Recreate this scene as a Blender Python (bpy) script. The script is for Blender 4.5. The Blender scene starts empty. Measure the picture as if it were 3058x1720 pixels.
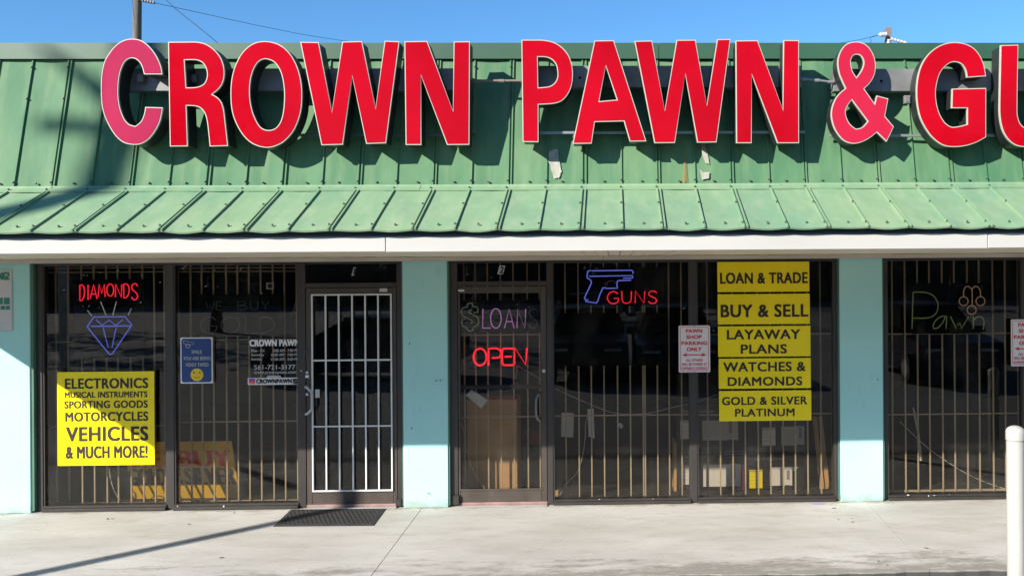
import bpy, math, random
from math import sin, cos, pi, radians, atan2, sqrt
from mathutils import Vector, Matrix
random.seed(7)
scene = bpy.context.scene
COL = scene.collection

# ------------------------------------------------------------------ camera
F, CX, CY, D, HC = 2650.0, 1905.0, 811.5, 8.77, 2.29
YAW, ROLL = math.atan(0.0265), 0.0068
C0 = Vector((0, -D, HC))
_f = Vector((sin(YAW), cos(YAW), 0)); _r0 = Vector((cos(YAW), -sin(YAW), 0)); _u0 = Vector((0, 0, 1))
_r = _r0 * cos(ROLL) - _u0 * sin(ROLL); _u = _u0 * cos(ROLL) + _r0 * sin(ROLL)
cam = bpy.data.cameras.new('camera'); cam.sensor_width = 36; cam.lens = F / 3058 * 36
cam.shift_x = -(CX - 1529) / 3058; cam.shift_y = (CY - 860) / 3058 * 1.0
cam.clip_end = 3000
camo = bpy.data.objects.new('camera', cam); COL.objects.link(camo); scene.camera = camo
camo.matrix_world = Matrix(((_r.x, _u.x, -_f.x, C0.x), (_r.y, _u.y, -_f.y, C0.y), (_r.z, _u.z, -_f.z, C0.z), (0, 0, 0, 1)))

# ------------------------------------------------------------------ light
SX, SZ = 1.03, 0.70                      # sunlight travels (SX, 1, -SZ)
world = bpy.data.worlds.new('World'); scene.world = world; world.use_nodes = True
_nt = world.node_tree
sky = _nt.nodes.new('ShaderNodeTexSky'); sky.sky_type = 'NISHITA'; sky.sun_disc = False
sky.sun_elevation = math.atan(SZ / sqrt(SX * SX + 1)); sky.sun_rotation = atan2(-SX, -1)
sky.dust_density = 0.0; sky.ozone_density = 3.0; sky.air_density = 1.0
_mx = _nt.nodes.new('ShaderNodeMix'); _mx.data_type = 'RGBA'; _mx.blend_type = 'MULTIPLY'; _mx.inputs[0].default_value = 1.0
_mx.inputs[7].default_value = (0.47, 0.78, 1.0, 1)          # deeper blue than the model's clear sky
_nt.links.new(sky.outputs[0], _mx.inputs[6]); _nt.links.new(_mx.outputs[2], _nt.nodes['Background'].inputs[0])
_nt.nodes['Background'].inputs[1].default_value = 0.093
sl = bpy.data.lights.new('sun', 'SUN'); sl.energy = 4.8; sl.angle = radians(0.5); sl.color = (1.0, 0.94, 0.84)
so = bpy.data.objects.new('sun', sl); COL.objects.link(so)
so.rotation_euler = Vector((-SX, -1, SZ)).to_track_quat('Z', 'Y').to_euler(); so.location = (-20, -20, 20)
scene.view_settings.view_transform = 'Standard'; scene.view_settings.look = 'None'
scene.view_settings.exposure = 1.02; scene.view_settings.gamma = 1.0
scene.view_settings.use_curve_mapping = False

# ------------------------------------------------------------------ measuring
def ray(px, py): return _f + _r * ((px - CX) / F) - _u * ((py - CY) / F)
def P(px, py, Y):
    d = ray(px, py); t = (Y - C0.y) / d.y; return C0 + d * t
def G(px, py, z=0.0):
    d = ray(px, py); t = (z - C0.z) / d.z; return C0 + d * t
def X(px, py, Y): return P(px, py, Y).x
def Z(px, py, Y): return P(px, py, Y).z
def rect(x0, y0, x1, y1, Y):
    yc, xc = (y0 + y1) / 2, (x0 + x1) / 2
    return X(x0, yc, Y), X(x1, yc, Y), Z(xc, y1, Y), Z(xc, y0, Y)     # X0 X1 Z0 Z1

# ------------------------------------------------------------------ materials
def lin(r, g, b):
    f = lambda c: c / 12.92 if c <= 0.04045 else ((c + 0.055) / 1.055) ** 2.4
    return (f(r / 255), f(g / 255), f(b / 255))
def nodes_of(name):
    m = bpy.data.materials.new(name); m.use_nodes = True
    nt = m.node_tree; b = nt.nodes['Principled BSDF']; return m, nt, b
def noise(nt, scale, detail=5, stretch=(1, 1, 1), rough=0.55):
    g = nt.nodes.new('ShaderNodeNewGeometry'); mp = nt.nodes.new('ShaderNodeMapping')
    mp.inputs['Scale'].default_value = stretch
    n = nt.nodes.new('ShaderNodeTexNoise'); n.inputs['Scale'].default_value = scale
    n.inputs['Detail'].default_value = detail; n.inputs['Roughness'].default_value = rough
    nt.links.new(g.outputs['Position'], mp.inputs[0]); nt.links.new(mp.outputs[0], n.inputs['Vector'])
    return n.outputs['Fac']
def ramp(nt, fac, lo, hi, a=(0, 0, 0), b=(1, 1, 1)):
    r = nt.nodes.new('ShaderNodeValToRGB'); nt.links.new(fac, r.inputs[0])
    r.color_ramp.elements[0].position = lo; r.color_ramp.elements[1].position = hi
    r.color_ramp.elements[0].color = (*a, 1); r.color_ramp.elements[1].color = (*b, 1)
    return r.outputs[0]
def mixc(nt, fac, a, b, mode='MIX'):
    m = nt.nodes.new('ShaderNodeMix'); m.data_type = 'RGBA'; m.blend_type = mode
    for v, i in ((fac, 0), (a, 6), (b, 7)):
        if hasattr(v, 'links') or hasattr(v, 'is_output'): nt.links.new(v, m.inputs[i])
        else: m.inputs[i].default_value = v if i == 0 else (*v, 1)
    return m.outputs[2]
def bump(nt, b, h, strength, dist=0.01):
    n = nt.nodes.new('ShaderNodeBump'); n.inputs['Strength'].default_value = strength; n.inputs['Distance'].default_value = dist
    nt.links.new(h, n.inputs['Height']); nt.links.new(n.outputs[0], b.inputs['Normal'])
def mat(name, col, rough=0.6, metal=0.0, var=0.12, scale=3.0, bmp=0.0, bscale=80, stretch=(1, 1, 1), spec=0.5, col2=None, lo=0.3, hi=0.7):
    m, nt, b = nodes_of(name)
    a = tuple(c * (1 - var) for c in col); c2 = col2 or tuple(min(1, c * (1 + var)) for c in col)
    nt.links.new(ramp(nt, noise(nt, scale, 6, stretch), lo, hi, a, c2), b.inputs['Base Color'])
    b.inputs['Roughness'].default_value = rough; b.inputs['Metallic'].default_value = metal
    b.inputs['Specular IOR Level'].default_value = spec
    if bmp: bump(nt, b, noise(nt, bscale, 4), bmp)
    return m
def emis(name, col, s):
    m, nt, b = nodes_of(name)
    b.inputs['Base Color'].default_value = (*[min(1, c * .5 + .05) for c in col], 1)
    b.inputs['Emission Color'].default_value = (*col, 1); b.inputs['Emission Strength'].default_value = s
    b.inputs['Roughness'].default_value = 0.3
    return m
M = {}
# painted metal of the two roof slopes
def roof_mat(name, base, faded, bleach):
    m, nt, b = nodes_of(name)
    c = mixc(nt, ramp(nt, noise(nt, 1.6, 6, (1, 1, 0.6)), 0.36, 0.66), base, faded)
    c = mixc(nt, ramp(nt, noise(nt, 5.0, 7, (2.2, 1, 0.28)), 0.46, 0.84, (0, 0, 0), (.8, .8, .8)), c, bleach)
    c = mixc(nt, ramp(nt, noise(nt, 14, 4, (4, 1, 0.2)), 0.60, 0.85, (0, 0, 0), (.22, .22, .22)), c, tuple(v * 1.8 for v in base))
    nt.links.new(c, b.inputs['Base Color'])
    b.inputs['Roughness'].default_value = 0.66; b.inputs['Specular IOR Level'].default_value = 0.22
    bump(nt, b, noise(nt, 2.2, 3), 0.32, 0.06)
    return m
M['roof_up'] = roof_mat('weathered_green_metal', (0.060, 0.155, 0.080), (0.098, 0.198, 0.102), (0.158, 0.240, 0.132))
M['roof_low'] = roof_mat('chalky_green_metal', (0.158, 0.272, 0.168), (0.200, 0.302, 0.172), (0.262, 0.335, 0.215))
M['cap'] = mat('green_cap_metal', (0.024, 0.080, 0.042), 0.5, 0, 0.15, 2.5, stretch=(1, 1, .5))
M['drip'] = mat('shaded_drip_metal', (0.030, 0.042, 0.045), 0.5)  # drip flashing, coloured near-black to deepen the shade under the roof lip
M['screw'] = mat('screw_metal', (0.07, 0.11, 0.07), 0.6)
M['fascia'] = mat('white_fascia_paint', (0.43, 0.42, 0.39), 0.55, 0, 0.05, 1.2, 0.05, 20, (0.6, 1, 3))
M['soffit'] = mat('tan_soffit_vinyl', (0.78, 0.69, 0.54), 0.6, 0, 0.1, 3)
M['trim'] = mat('tan_trim', (0.52, 0.47, 0.39), 0.6, 0, 0.08, 3)
M['gap'] = mat('dark_gap', (0.03, 0.028, 0.025), 0.9)
def stucco():
    m, nt, b = nodes_of('teal_stucco_paint')
    c = mixc(nt, ramp(nt, noise(nt, 1.2, 4), 0.35, 0.7), (0.34, 0.645, 0.615), (0.385, 0.69, 0.66))
    c = mixc(nt, ramp(nt, noise(nt, 9, 8, (1, 1, .4)), 0.62, 0.8, (0, 0, 0), (.35, .35, .35)), c, (0.24, 0.36, 0.33))
    g = nt.nodes.new('ShaderNodeNewGeometry'); sp = nt.nodes.new('ShaderNodeSeparateXYZ'); nt.links.new(g.outputs['Position'], sp.inputs[0])
    mr = nt.nodes.new('ShaderNodeMapRange'); nt.links.new(sp.outputs['Z'], mr.inputs[0]); mr.inputs[1].default_value = 0.02; mr.inputs[2].default_value = 0.20; mr.inputs[3].default_value = 0.22; mr.inputs[4].default_value = -0.3
    ad = nt.nodes.new('ShaderNodeMath'); nt.links.new(noise(nt, 6, 8, (1, 1, 1.6), .7), ad.inputs[0]); nt.links.new(mr.outputs[0], ad.inputs[1])
    c = mixc(nt, ramp(nt, ad.outputs[0], 0.52, 0.72, (0, 0, 0), (.75, .75, .75)), c, (0.25, 0.27, 0.23))
    c = mixc(nt, ramp(nt, noise(nt, 30, 3), 0.74, 0.78, (0, 0, 0), (.6, .6, .6)), c, (0.20, 0.30, 0.28))
    nt.links.new(c, b.inputs['Base Color']); b.inputs['Roughness'].default_value = 0.75
    bump(nt, b, noise(nt, 130, 4), 0.18, 0.004); return m
M['wall'] = stucco()
M['edge'] = mat('green_edge_paint', (0.06, 0.15, 0.11), 0.6)
M['bronze'] = mat('dark_bronze_aluminium', (0.052, 0.046, 0.043), 0.42, 0.35, 0.18, 5, stretch=(1, 1, .3))
M['bronze_door'] = mat('worn_bronze_door', (0.075, 0.060, 0.050), 0.45, 0.3, 0.25, 6, stretch=(1, 1, .4))
M['pink'] = mat('pinkish_door_sweep', (0.26, 0.15, 0.14), 0.55, 0, 0.25, 8)
M['alu'] = mat('bare_aluminium', (0.55, 0.55, 0.54), 0.35, 0.6, 0.1, 8)
M['white_bar'] = mat('white_bar_paint', (0.62, 0.64, 0.63), 0.4, 0, 0.06, 6)
M['tan_bar'] = mat('tan_bar_paint', (0.50, 0.395, 0.255), 0.5, 0, 0.12, 6)
M['handle'] = mat('grey_handle_paint', (0.42, 0.42, 0.44), 0.35, 0.2, 0.05)
M['black'] = mat('black_panel', (0.003, 0.003, 0.003), 0.9, spec=0.1)
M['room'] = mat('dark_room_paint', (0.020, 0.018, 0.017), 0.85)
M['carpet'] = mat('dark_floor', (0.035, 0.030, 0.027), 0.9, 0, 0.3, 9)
def glass(name, tint, rough=0.0):
    m, nt, b = nodes_of(name); nt.nodes.remove(b)
    out = nt.nodes['Material Output']
    tr = nt.nodes.new('ShaderNodeBsdfTransparent'); tr.inputs[0].default_value = (*tint, 1)
    gl = nt.nodes.new('ShaderNodeBsdfGlossy'); gl.inputs['Roughness'].default_value = rough; gl.inputs[0].default_value = (1, 1, 1, 1)
    fr = nt.nodes.new('ShaderNodeFresnel'); pass
    ge = nt.nodes.new('ShaderNodeNewGeometry'); io = nt.nodes.new('ShaderNodeMix'); io.inputs[2].default_value = 1.40; io.inputs[3].default_value = 1 / 1.40
    nt.links.new(ge.outputs['Backfacing'], io.inputs[0]); nt.links.new(io.outputs[0], fr.inputs[0])
    bm = nt.nodes.new('ShaderNodeBump'); bm.inputs['Strength'].default_value = 0.03; bm.inputs['Distance'].default_value = 0.02
    nt.links.new(noise(nt, 1.3, 2), bm.inputs['Height']); nt.links.new(bm.outputs[0], gl.inputs['Normal'])
    mx = nt.nodes.new('ShaderNodeMixShader')
    nt.links.new(fr.outputs[0], mx.inputs[0]); nt.links.new(tr.outputs[0], mx.inputs[1]); nt.links.new(gl.outputs[0], mx.inputs[2])
    df = nt.nodes.new('ShaderNodeBsdfDiffuse'); df.inputs[0].default_value = (.6, .58, .55, 1)     # dust and wiped smears
    m2 = nt.nodes.new('ShaderNodeMixShader'); nt.links.new(ramp(nt, noise(nt, 2.4, 8, (1, 1, .5), .7), 0.48, 0.85, (.001, .001, .001), (.03, .03, .03)), m2.inputs[0])
    nt.links.new(mx.outputs[0], m2.inputs[1]); nt.links.new(df.outputs[0], m2.inputs[2])
    nt.links.new(m2.outputs[0], out.inputs[0]); return m
M['glass'] = glass('tinted_shop_glass', (0.80, 0.785, 0.755))
def acrylic(name, col, col2):
    m, nt, b = nodes_of(name)
    c = mixc(nt, ramp(nt, noise(nt, 1.3, 7), 0.32, 0.70), col, col2)
    nt.links.new(c, b.inputs['Base Color']); b.inputs['Roughness'].default_value = 0.07
    b.inputs['Specular IOR Level'].default_value = 0.12
    bump(nt, b, noise(nt, 3.0, 2), 0.12, 0.03); return m
M['red'] = acrylic('red_acrylic', (0.31, 0.0003, 0.005), (0.43, 0.0008, 0.009))
M['pinkred'] = acrylic('faded_pink_acrylic', (0.31, 0.020, 0.060), (0.37, 0.027, 0.075))
M['pinkred2'] = acrylic('faded_red_acrylic', (0.38, 0.010, 0.034), (0.43, 0.014, 0.043))
M['cream'] = mat('cream_trim_cap', (0.42, 0.405, 0.34), 0.4, 0, 0.06, 10)
M['return'] = mat('black_letter_return', (0.022, 0.026, 0.026), 0.45, 0.2)
M['raceway'] = mat('grey_raceway_metal', (0.165, 0.165, 0.162), 0.55, 0.15, 0.28, 4)
M['rail'] = mat('galvanised_rail', (0.24, 0.25, 0.26), 0.4, 0.4, 0.1)
M['pipe'] = mat('weathered_conduit', (0.20, 0.16, 0.13), 0.6, 0.2)
M['yellow'] = mat('yellow_sign_vinyl', (0.88, 0.69, 0.003), 0.3, 0, 0.07, 1.6)
m_, nt_, b_ = M['yellow'], M['yellow'].node_tree, M['yellow'].node_tree.nodes['Principled BSDF']
bump(nt_, b_, noise(nt_, 3.2, 3), 0.35, 0.03); b_.inputs['Roughness'].default_value = 0.22
M['handle_dark'] = mat('dull_handle_metal', (0.16, 0.15, 0.145), 0.4, 0.3)
M['rail_dark'] = mat('dark_rail', (0.07, 0.075, 0.075), 0.5, 0.3)
M['gold'] = mat('golden_board_paint', (0.80, 0.46, 0.006), 0.4, 0, 0.06)
M['boardred'] = mat('bright_red_paint', (0.72, 0.012, 0.016), 0.4)
M['ink'] = mat('dark_brown_ink', (0.022, 0.012, 0.010), 0.5)
M['signwhite'] = mat('white_sign_metal', (0.70, 0.68, 0.68), 0.4, 0, 0.04)
M['signgrey'] = mat('grey_sign_metal', (0.55, 0.53, 0.53), 0.45, 0, 0.05)
M['signred'] = mat('red_sign_ink', (0.58, 0.012, 0.022), 0.45)
M['signgreen'] = mat('green_sign_ink', (0.03, 0.20, 0.13), 0.5)
M['blue'] = mat('blue_sign_ink', (0.010, 0.045, 0.19), 0.4)
M['white'] = mat('white_vinyl', (0.72, 0.72, 0.74), 0.5)
M['vinylgrey'] = mat('grey_vinyl', (0.45, 0.45, 0.46), 0.5)
M['smile'] = mat('smiley_yellow', (0.75, 0.50, 0.01), 0.4)
M['bollard'] = mat('white_bollard_plastic', (0.40, 0.388, 0.355), 0.45, 0, 0.10, 3, 0.08, 30, (1, 1, .3))
M['rubber'] = mat('black_rubber', (0.035, 0.033, 0.033), 0.7, 0, 0.3, 12, 0.3, 120)
M['cardboard'] = mat('cardboard', (0.54, 0.31, 0.13), 0.8, 0, 0.12, 5)
M['paper'] = mat('white_paper', (0.60, 0.58, 0.58), 0.7, 0, 0.06)
M['acbox'] = mat('black_carton', (0.020, 0.018, 0.020), 0.5, 0, 0.2)
M['acpic'] = mat('printed_white', (0.72, 0.66, 0.60), 0.5, 0, 0.05)
M['acpic2'] = mat('printed_grey', (0.46, 0.43, 0.42), 0.5, 0, 0.1)
M['magenta'] = mat('printed_magenta', (0.30, 0.05, 0.12), 0.5)
M['printblue'] = mat('printed_blue', (0.08, 0.12, 0.35), 0.5)
M['redbag'] = mat('dark_red_plastic', (0.22, 0.02, 0.03), 0.4, 0, 0.35, 12)
M['cord'] = mat('pale_cord', (0.50, 0.46, 0.42), 0.6)
M['blackcord'] = mat('black_cord', (0.015, 0.015, 0.015), 0.6)
M['wood'] = mat('weathered_pole_wood', (0.125, 0.105, 0.085), 0.85, 0, 0.3, 6, 0.4, 40, (3, 3, .3))
M['concrete_pole'] = mat('grey_brown_post', (0.17, 0.14, 0.13), 0.85, 0, 0.2, 4)
M['ceramic'] = mat('insulator_ceramic', (0.55, 0.52, 0.55), 0.3, 0, 0.1)
M['ceramicdark'] = mat('grey_insulator', (0.22, 0.22, 0.26), 0.35)
M['paintpatch'] = mat('pale_scraped_patch', (0.30, 0.295, 0.25), 0.85, 0, 0.3, 14)
M['leaf'] = mat('dead_leaf', (0.17, 0.09, 0.04), 0.8, 0, 0.3, 30)
M['bark'] = mat('bark', (0.09, 0.07, 0.05), 0.9)
M['foliage'] = mat('dark_foliage', (0.035, 0.06, 0.022), 0.7, 0, 0.45, 2)
M['purple'] = mat('purple_spill', (0.33, 0.31, 0.52), 0.7, 0, 0.1, 20)
M['tyre'] = mat('tyre_rubber', (0.02, 0.02, 0.02), 0.8)
M['neon_red'] = emis('neon_red', (1.0, 0.012, 0.03), 0.95)
M['neon_red2'] = emis('neon_red_dim', (1.0, 0.016, 0.045), 0.62)
M['neon_blue'] = emis('neon_blue', (0.10, 0.14, 0.80), 0.42)
M['neon_blue2'] = emis('neon_light_blue', (0.14, 0.18, 0.85), 0.55)
M['neon_violet'] = emis('neon_violet', (0.52, 0.22, 0.60), 0.34)
M['neon_green'] = emis('neon_green', (0.16, 0.23, 0.14), 0.16)
M['neon_lime'] = emis('neon_lime', (0.17, 0.23, 0.09), 0.17)
M['neon_amber'] = emis('neon_amber', (0.38, 0.22, 0.12), 0.22)
M['neon_off'] = mat('unlit_glass_tube', (0.19, 0.185, 0.18), 0.25)
M['neon_pale'] = emis('neon_pale_ray', (0.35, 0.40, 0.42), 0.32)

# ------------------------------------------------------------------ mesh building
class B:
    def __init__(self): self.v, self.f, self.s = [], [], []
    def add(self, vs, fs, smooth=False):
        o = len(self.v); self.v += [tuple(v) for v in vs]
        for f in fs: self.f.append(tuple(i + o for i in f)); self.s.append(smooth)
        return self
    def box(self, x0, x1, y0, y1, z0, z1):
        vs = [(x, y, z) for z in (z0, z1) for y in (y0, y1) for x in (x0, x1)]
        return self.add(vs, [(0, 2, 3, 1), (4, 5, 7, 6), (0, 1, 5, 4), (2, 6, 7, 3), (0, 4, 6, 2), (1, 3, 7, 5)])
    def bbox(self, x0, x1, y0, y1, z0, z1, r=0.004):      # box with chamfered front (-y) edges
        a = [(x0, y1, z0), (x1, y1, z0), (x1, y1, z1), (x0, y1, z1)]
        b = [(x0, y0 + r, z0), (x1, y0 + r, z0), (x1, y0 + r, z1), (x0, y0 + r, z1)]
        c = [(x0 + r, y0, z0 + r), (x1 - r, y0, z0 + r), (x1 - r, y0, z1 - r), (x0 + r, y0, z1 - r)]
        fs = [(3, 2, 1, 0), (8, 9, 10, 11)]
        for i in range(4):
            j = (i + 1) % 4; fs += [(i, j, 4 + j, 4 + i), (4 + i, 4 + j, 8 + j, 8 + i)]
        return self.add(a + b + c, fs)
    def quad(self, a, b, c, d): return self.add([a, b, c, d], [(0, 1, 2, 3)])
    def slab(self, pts, n):                                # polygon thickened along n
        n = Vector(n); pts = [Vector(p) for p in pts]; k = len(pts)
        fs = [tuple(range(k)), tuple(range(2 * k - 1, k - 1, -1))]
        for i in range(k): fs.append((i, i + k, (i + 1) % k + k, (i + 1) % k))
        return self.add(pts + [p + n for p in pts], fs)
    def tube(self, pts, r, n=8, closed=False, caps=True, r1=None):
        pts = [Vector(p) for p in pts]
        if closed: pts = pts + [pts[0]]
        k = len(pts); rings = []; ref = None
        for i, p in enumerate(pts):
            if closed and i in (0, k - 1): t = (pts[1] - pts[0]).normalized() + (pts[-1] - pts[-2]).normalized()
            elif i == 0: t = pts[1] - pts[0]
            elif i == k - 1: t = pts[-1] - pts[-2]
            else: t = (pts[i + 1] - p).normalized() + (p - pts[i - 1]).normalized()
            if t.length < 1e-9: t = Vector((0, 0, 1))
            t.normalize()
            if ref is None: ref = Vector((0, 1, 0)) if abs(t.y) < 0.9 else Vector((1, 0, 0))
            a = (ref - t * ref.dot(t)).normalized(); ref = a; b = t.cross(a)
            rr = r if r1 is None else r + (r1 - r) * i / (k - 1)
            rings.append([p + a * (rr * cos(2 * pi * j / n)) + b * (rr * sin(2 * pi * j / n)) for j in range(n)])
        vs = [v for ring in rings for v in ring]; fs = []
        for i in range(k - 1):
            for j in range(n):
                fs.append((i * n + j, i * n + (j + 1) % n, (i + 1) * n + (j + 1) % n, (i + 1) * n + j))
        self.add(vs, fs, True)
        if caps and not closed:
            self.add(rings[0], [tuple(range(n - 1, -1, -1))]); self.add(rings[-1], [tuple(range(n))])
        return self
    def lathe(self, c, prof, n=24):                        # profile of (radius, z) about a vertical axis
        vs = [(c[0] + r * cos(2 * pi * j / n), c[1] + r * sin(2 * pi * j / n), c[2] + z) for r, z in prof for j in range(n)]
        fs = [(i * n + j, i * n + (j + 1) % n, (i + 1) * n + (j + 1) % n, (i + 1) * n + j) for i in range(len(prof) - 1) for j in range(n)]
        return self.add(vs, fs, True)
    def mesh(self, me, X0, Z0, sx, sz, Y, shear=0.0):      # flat lettering (x, y) -> (X, Y, Z)
        vs = [(X0 + v.co.x * sx + shear * v.co.y * sz, Y, Z0 + v.co.y * sz) for v in me.vertices]
        return self.add(vs, [tuple(p.vertices) for p in me.polygons])
    def build(self, name, m, parent=None, base=None):
        root = parent
        while root is not None and root.parent is not None: root = root.parent
        if base is None:
            if root is not None: base = root.location.copy()
            else:
                xs = [v[0] for v in self.v]; ys = [v[1] for v in self.v]; zs = [v[2] for v in self.v]
                base = Vector(((min(xs) + max(xs)) / 2, (min(ys) + max(ys)) / 2, min(zs)))
        me = bpy.data.meshes.new(name)
        me.from_pydata([(v[0] - base[0], v[1] - base[1], v[2] - base[2]) for v in self.v], [], self.f)
        me.polygons.foreach_set('use_smooth', self.s); me.update()
        me.materials.append(M[m] if isinstance(m, str) else m)
        o = bpy.data.objects.new(name, me); COL.objects.link(o)
        if parent is None: o.location = base
        else: o.parent = parent
        return o
def tag(o, label=None, cat=None, group=None, kind=None):
    for k, v in (('label', label), ('category', cat), ('group', group), ('kind', kind)):
        if v: o[k] = v
    return o
def thing(name, loc, label, cat, group=None):
    o = bpy.data.objects.new(name, None); COL.objects.link(o); o.location = loc; o.empty_display_size = 0.1
    return tag(o, label, cat, group)

_tc = {}
def text_mesh(s, off=0.02, space=1.0):
    k = (s, off, space)
    if k not in _tc:
        cu = bpy.data.curves.new('lettering', 'FONT'); cu.body = s; cu.offset = off; cu.space_character = space; cu.resolution_u = 4
        o = bpy.data.objects.new('lettering', cu); me = bpy.data.meshes.new_from_object(o)
        bpy.data.objects.remove(o); bpy.data.curves.remove(cu)
        xs = [v.co.x for v in me.vertices]; ys = [v.co.y for v in me.vertices]
        for v in me.vertices:
            v.co.x = (v.co.x - min(xs)) / (max(xs) - min(xs)); v.co.y = (v.co.y - min(ys)) / (max(ys) - min(ys))
        _tc[k] = me
    return _tc[k]
def write(b, s, x0, y0, x1, y1, Y, off=0.03, shear=0.0, space=1.05):
    a, c, z0, z1 = rect(x0, y0, x1, y1, Y)                 # heavier strokes: the outline laid down five times, slightly shifted
    e = off * 0.85 * (z1 - z0) / .73; me = text_mesh(s, 0.0, space)
    for i, (dx, dz) in enumerate(((0, 0), (-1, -.6), (1, -.6), (1, .6), (-1, .6)) if e > 0 else ((0, 0),)):
        b.mesh(me, a + e + dx * e, z0 + e * .6 + dz * e, c - a - 2 * e, z1 - z0 - 1.2 * e, Y - .00025 * i, shear)
    return b

def smooth_path(pts, closed=True, limit=48, sub=4):
    pts = [Vector((p[0], p[1])) for p in pts]; n = len(pts)
    def corner(i):
        if not closed and i in (0, n - 1): return True
        a = pts[i] - pts[i - 1]; b = pts[(i + 1) % n] - pts[i]
        if a.length < 1e-6 or b.length < 1e-6: return True
        return abs(math.degrees(a.angle(b))) > limit
    cs = [corner(i) for i in range(n)]; out = []
    for i in range(n if closed else n - 1):
        j = (i + 1) % n; out.append(pts[i])
        if cs[i] and cs[j]: continue
        p1, p2 = pts[i], pts[j]
        t1 = (p2 - p1) * 0.5 if cs[i] else (p2 - pts[i - 1]) * 0.5
        t2 = (p2 - p1) * 0.5 if cs[j] else (pts[(j + 1) % n] - p1) * 0.5
        # tame tangents on uneven spacing
        L = (p2 - p1).length
        if t1.length > L: t1 = t1.normalized() * L
        if t2.length > L: t2 = t2.normalized() * L
        for k in range(1, sub):
            t = k / sub; t_2, t_3 = t * t, t ** 3
            out.append(p1 * (2 * t_3 - 3 * t_2 + 1) + t1 * (t_3 - 2 * t_2 + t) + p2 * (-2 * t_3 + 3 * t_2) + t2 * (t_3 - t_2))
    if not closed: out.append(pts[-1])
    return out
def area(p): return 0.5 * sum(p[i - 1].x * p[i].y - p[i].x * p[i - 1].y for i in range(len(p)))
def inset(p, d):                                           # move a closed outline to its left by d
    n = len(p); out = []
    for i in range(n):
        a = (p[i] - p[i - 1]).normalized(); b = (p[(i + 1) % n] - p[i]).normalized()
        na, nb = Vector((-a.y, a.x)), Vector((-b.y, b.x)); m = na + nb
        if m.length < 1e-6: m = na
        m.normalize(); k = max(0.45, m.dot(na)); out.append(p[i] + m * (d / k))
    return out
def filled(outlines, depth):                               # flat outlines with holes -> solid in x, y with depth on z
    cu = bpy.data.curves.new('outline', 'CURVE'); cu.dimensions = '2D'; cu.fill_mode = 'BOTH'; cu.extrude = depth / 2
    for p in outlines:
        s = cu.splines.new('POLY'); s.points.add(len(p) - 1); s.use_cyclic_u = True
        for q, c in zip(s.points, p): q.co = (c.x, c.y, 0, 1)
    o = bpy.data.objects.new('outline', cu); me = bpy.data.meshes.new_from_object(o)
    bpy.data.objects.remove(o); bpy.data.curves.remove(cu); return me
def add_filled(b, me, Yc): return b.add([(v.co.x, Yc - v.co.z, v.co.y) for v in me.vertices], [tuple(p.vertices) for p in me.polygons])
# ------------------------------------------------------------------ the ground
YE = G(2500, 1708.5, 0).y                                    # kerb edge of the sidewalk
def asphalt():
    m, nt, b = nodes_of('worn_asphalt')
    c = mixc(nt, ramp(nt, noise(nt, 0.35, 6), 0.35, 0.7), (0.16, 0.156, 0.15), (0.225, 0.22, 0.21))
    c = mixc(nt, ramp(nt, noise(nt, 60, 4), 0.4, 0.75), c, (0.30, 0.29, 0.275))
    g = nt.nodes.new('ShaderNodeNewGeometry'); sp = nt.nodes.new('ShaderNodeSeparateXYZ'); nt.links.new(g.outputs['Position'], sp.inputs[0])
    mr = nt.nodes.new('ShaderNodeMapRange'); nt.links.new(sp.outputs['Y'], mr.inputs[0])          # oily strip where cars stop at the kerb
    mr.inputs[1].default_value = YE - 1.1; mr.inputs[2].default_value = YE - 0.75; mr.inputs[3].default_value = 0.0; mr.inputs[4].default_value = 0.85
    c = mixc(nt, mr.outputs[0], c, (0.035, 0.034, 0.034))
    nt.links.new(c, b.inputs['Base Color']); b.inputs['Roughness'].default_value = 0.9
    bump(nt, b, noise(nt, 90, 4), 0.5, 0.01); return m
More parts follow.
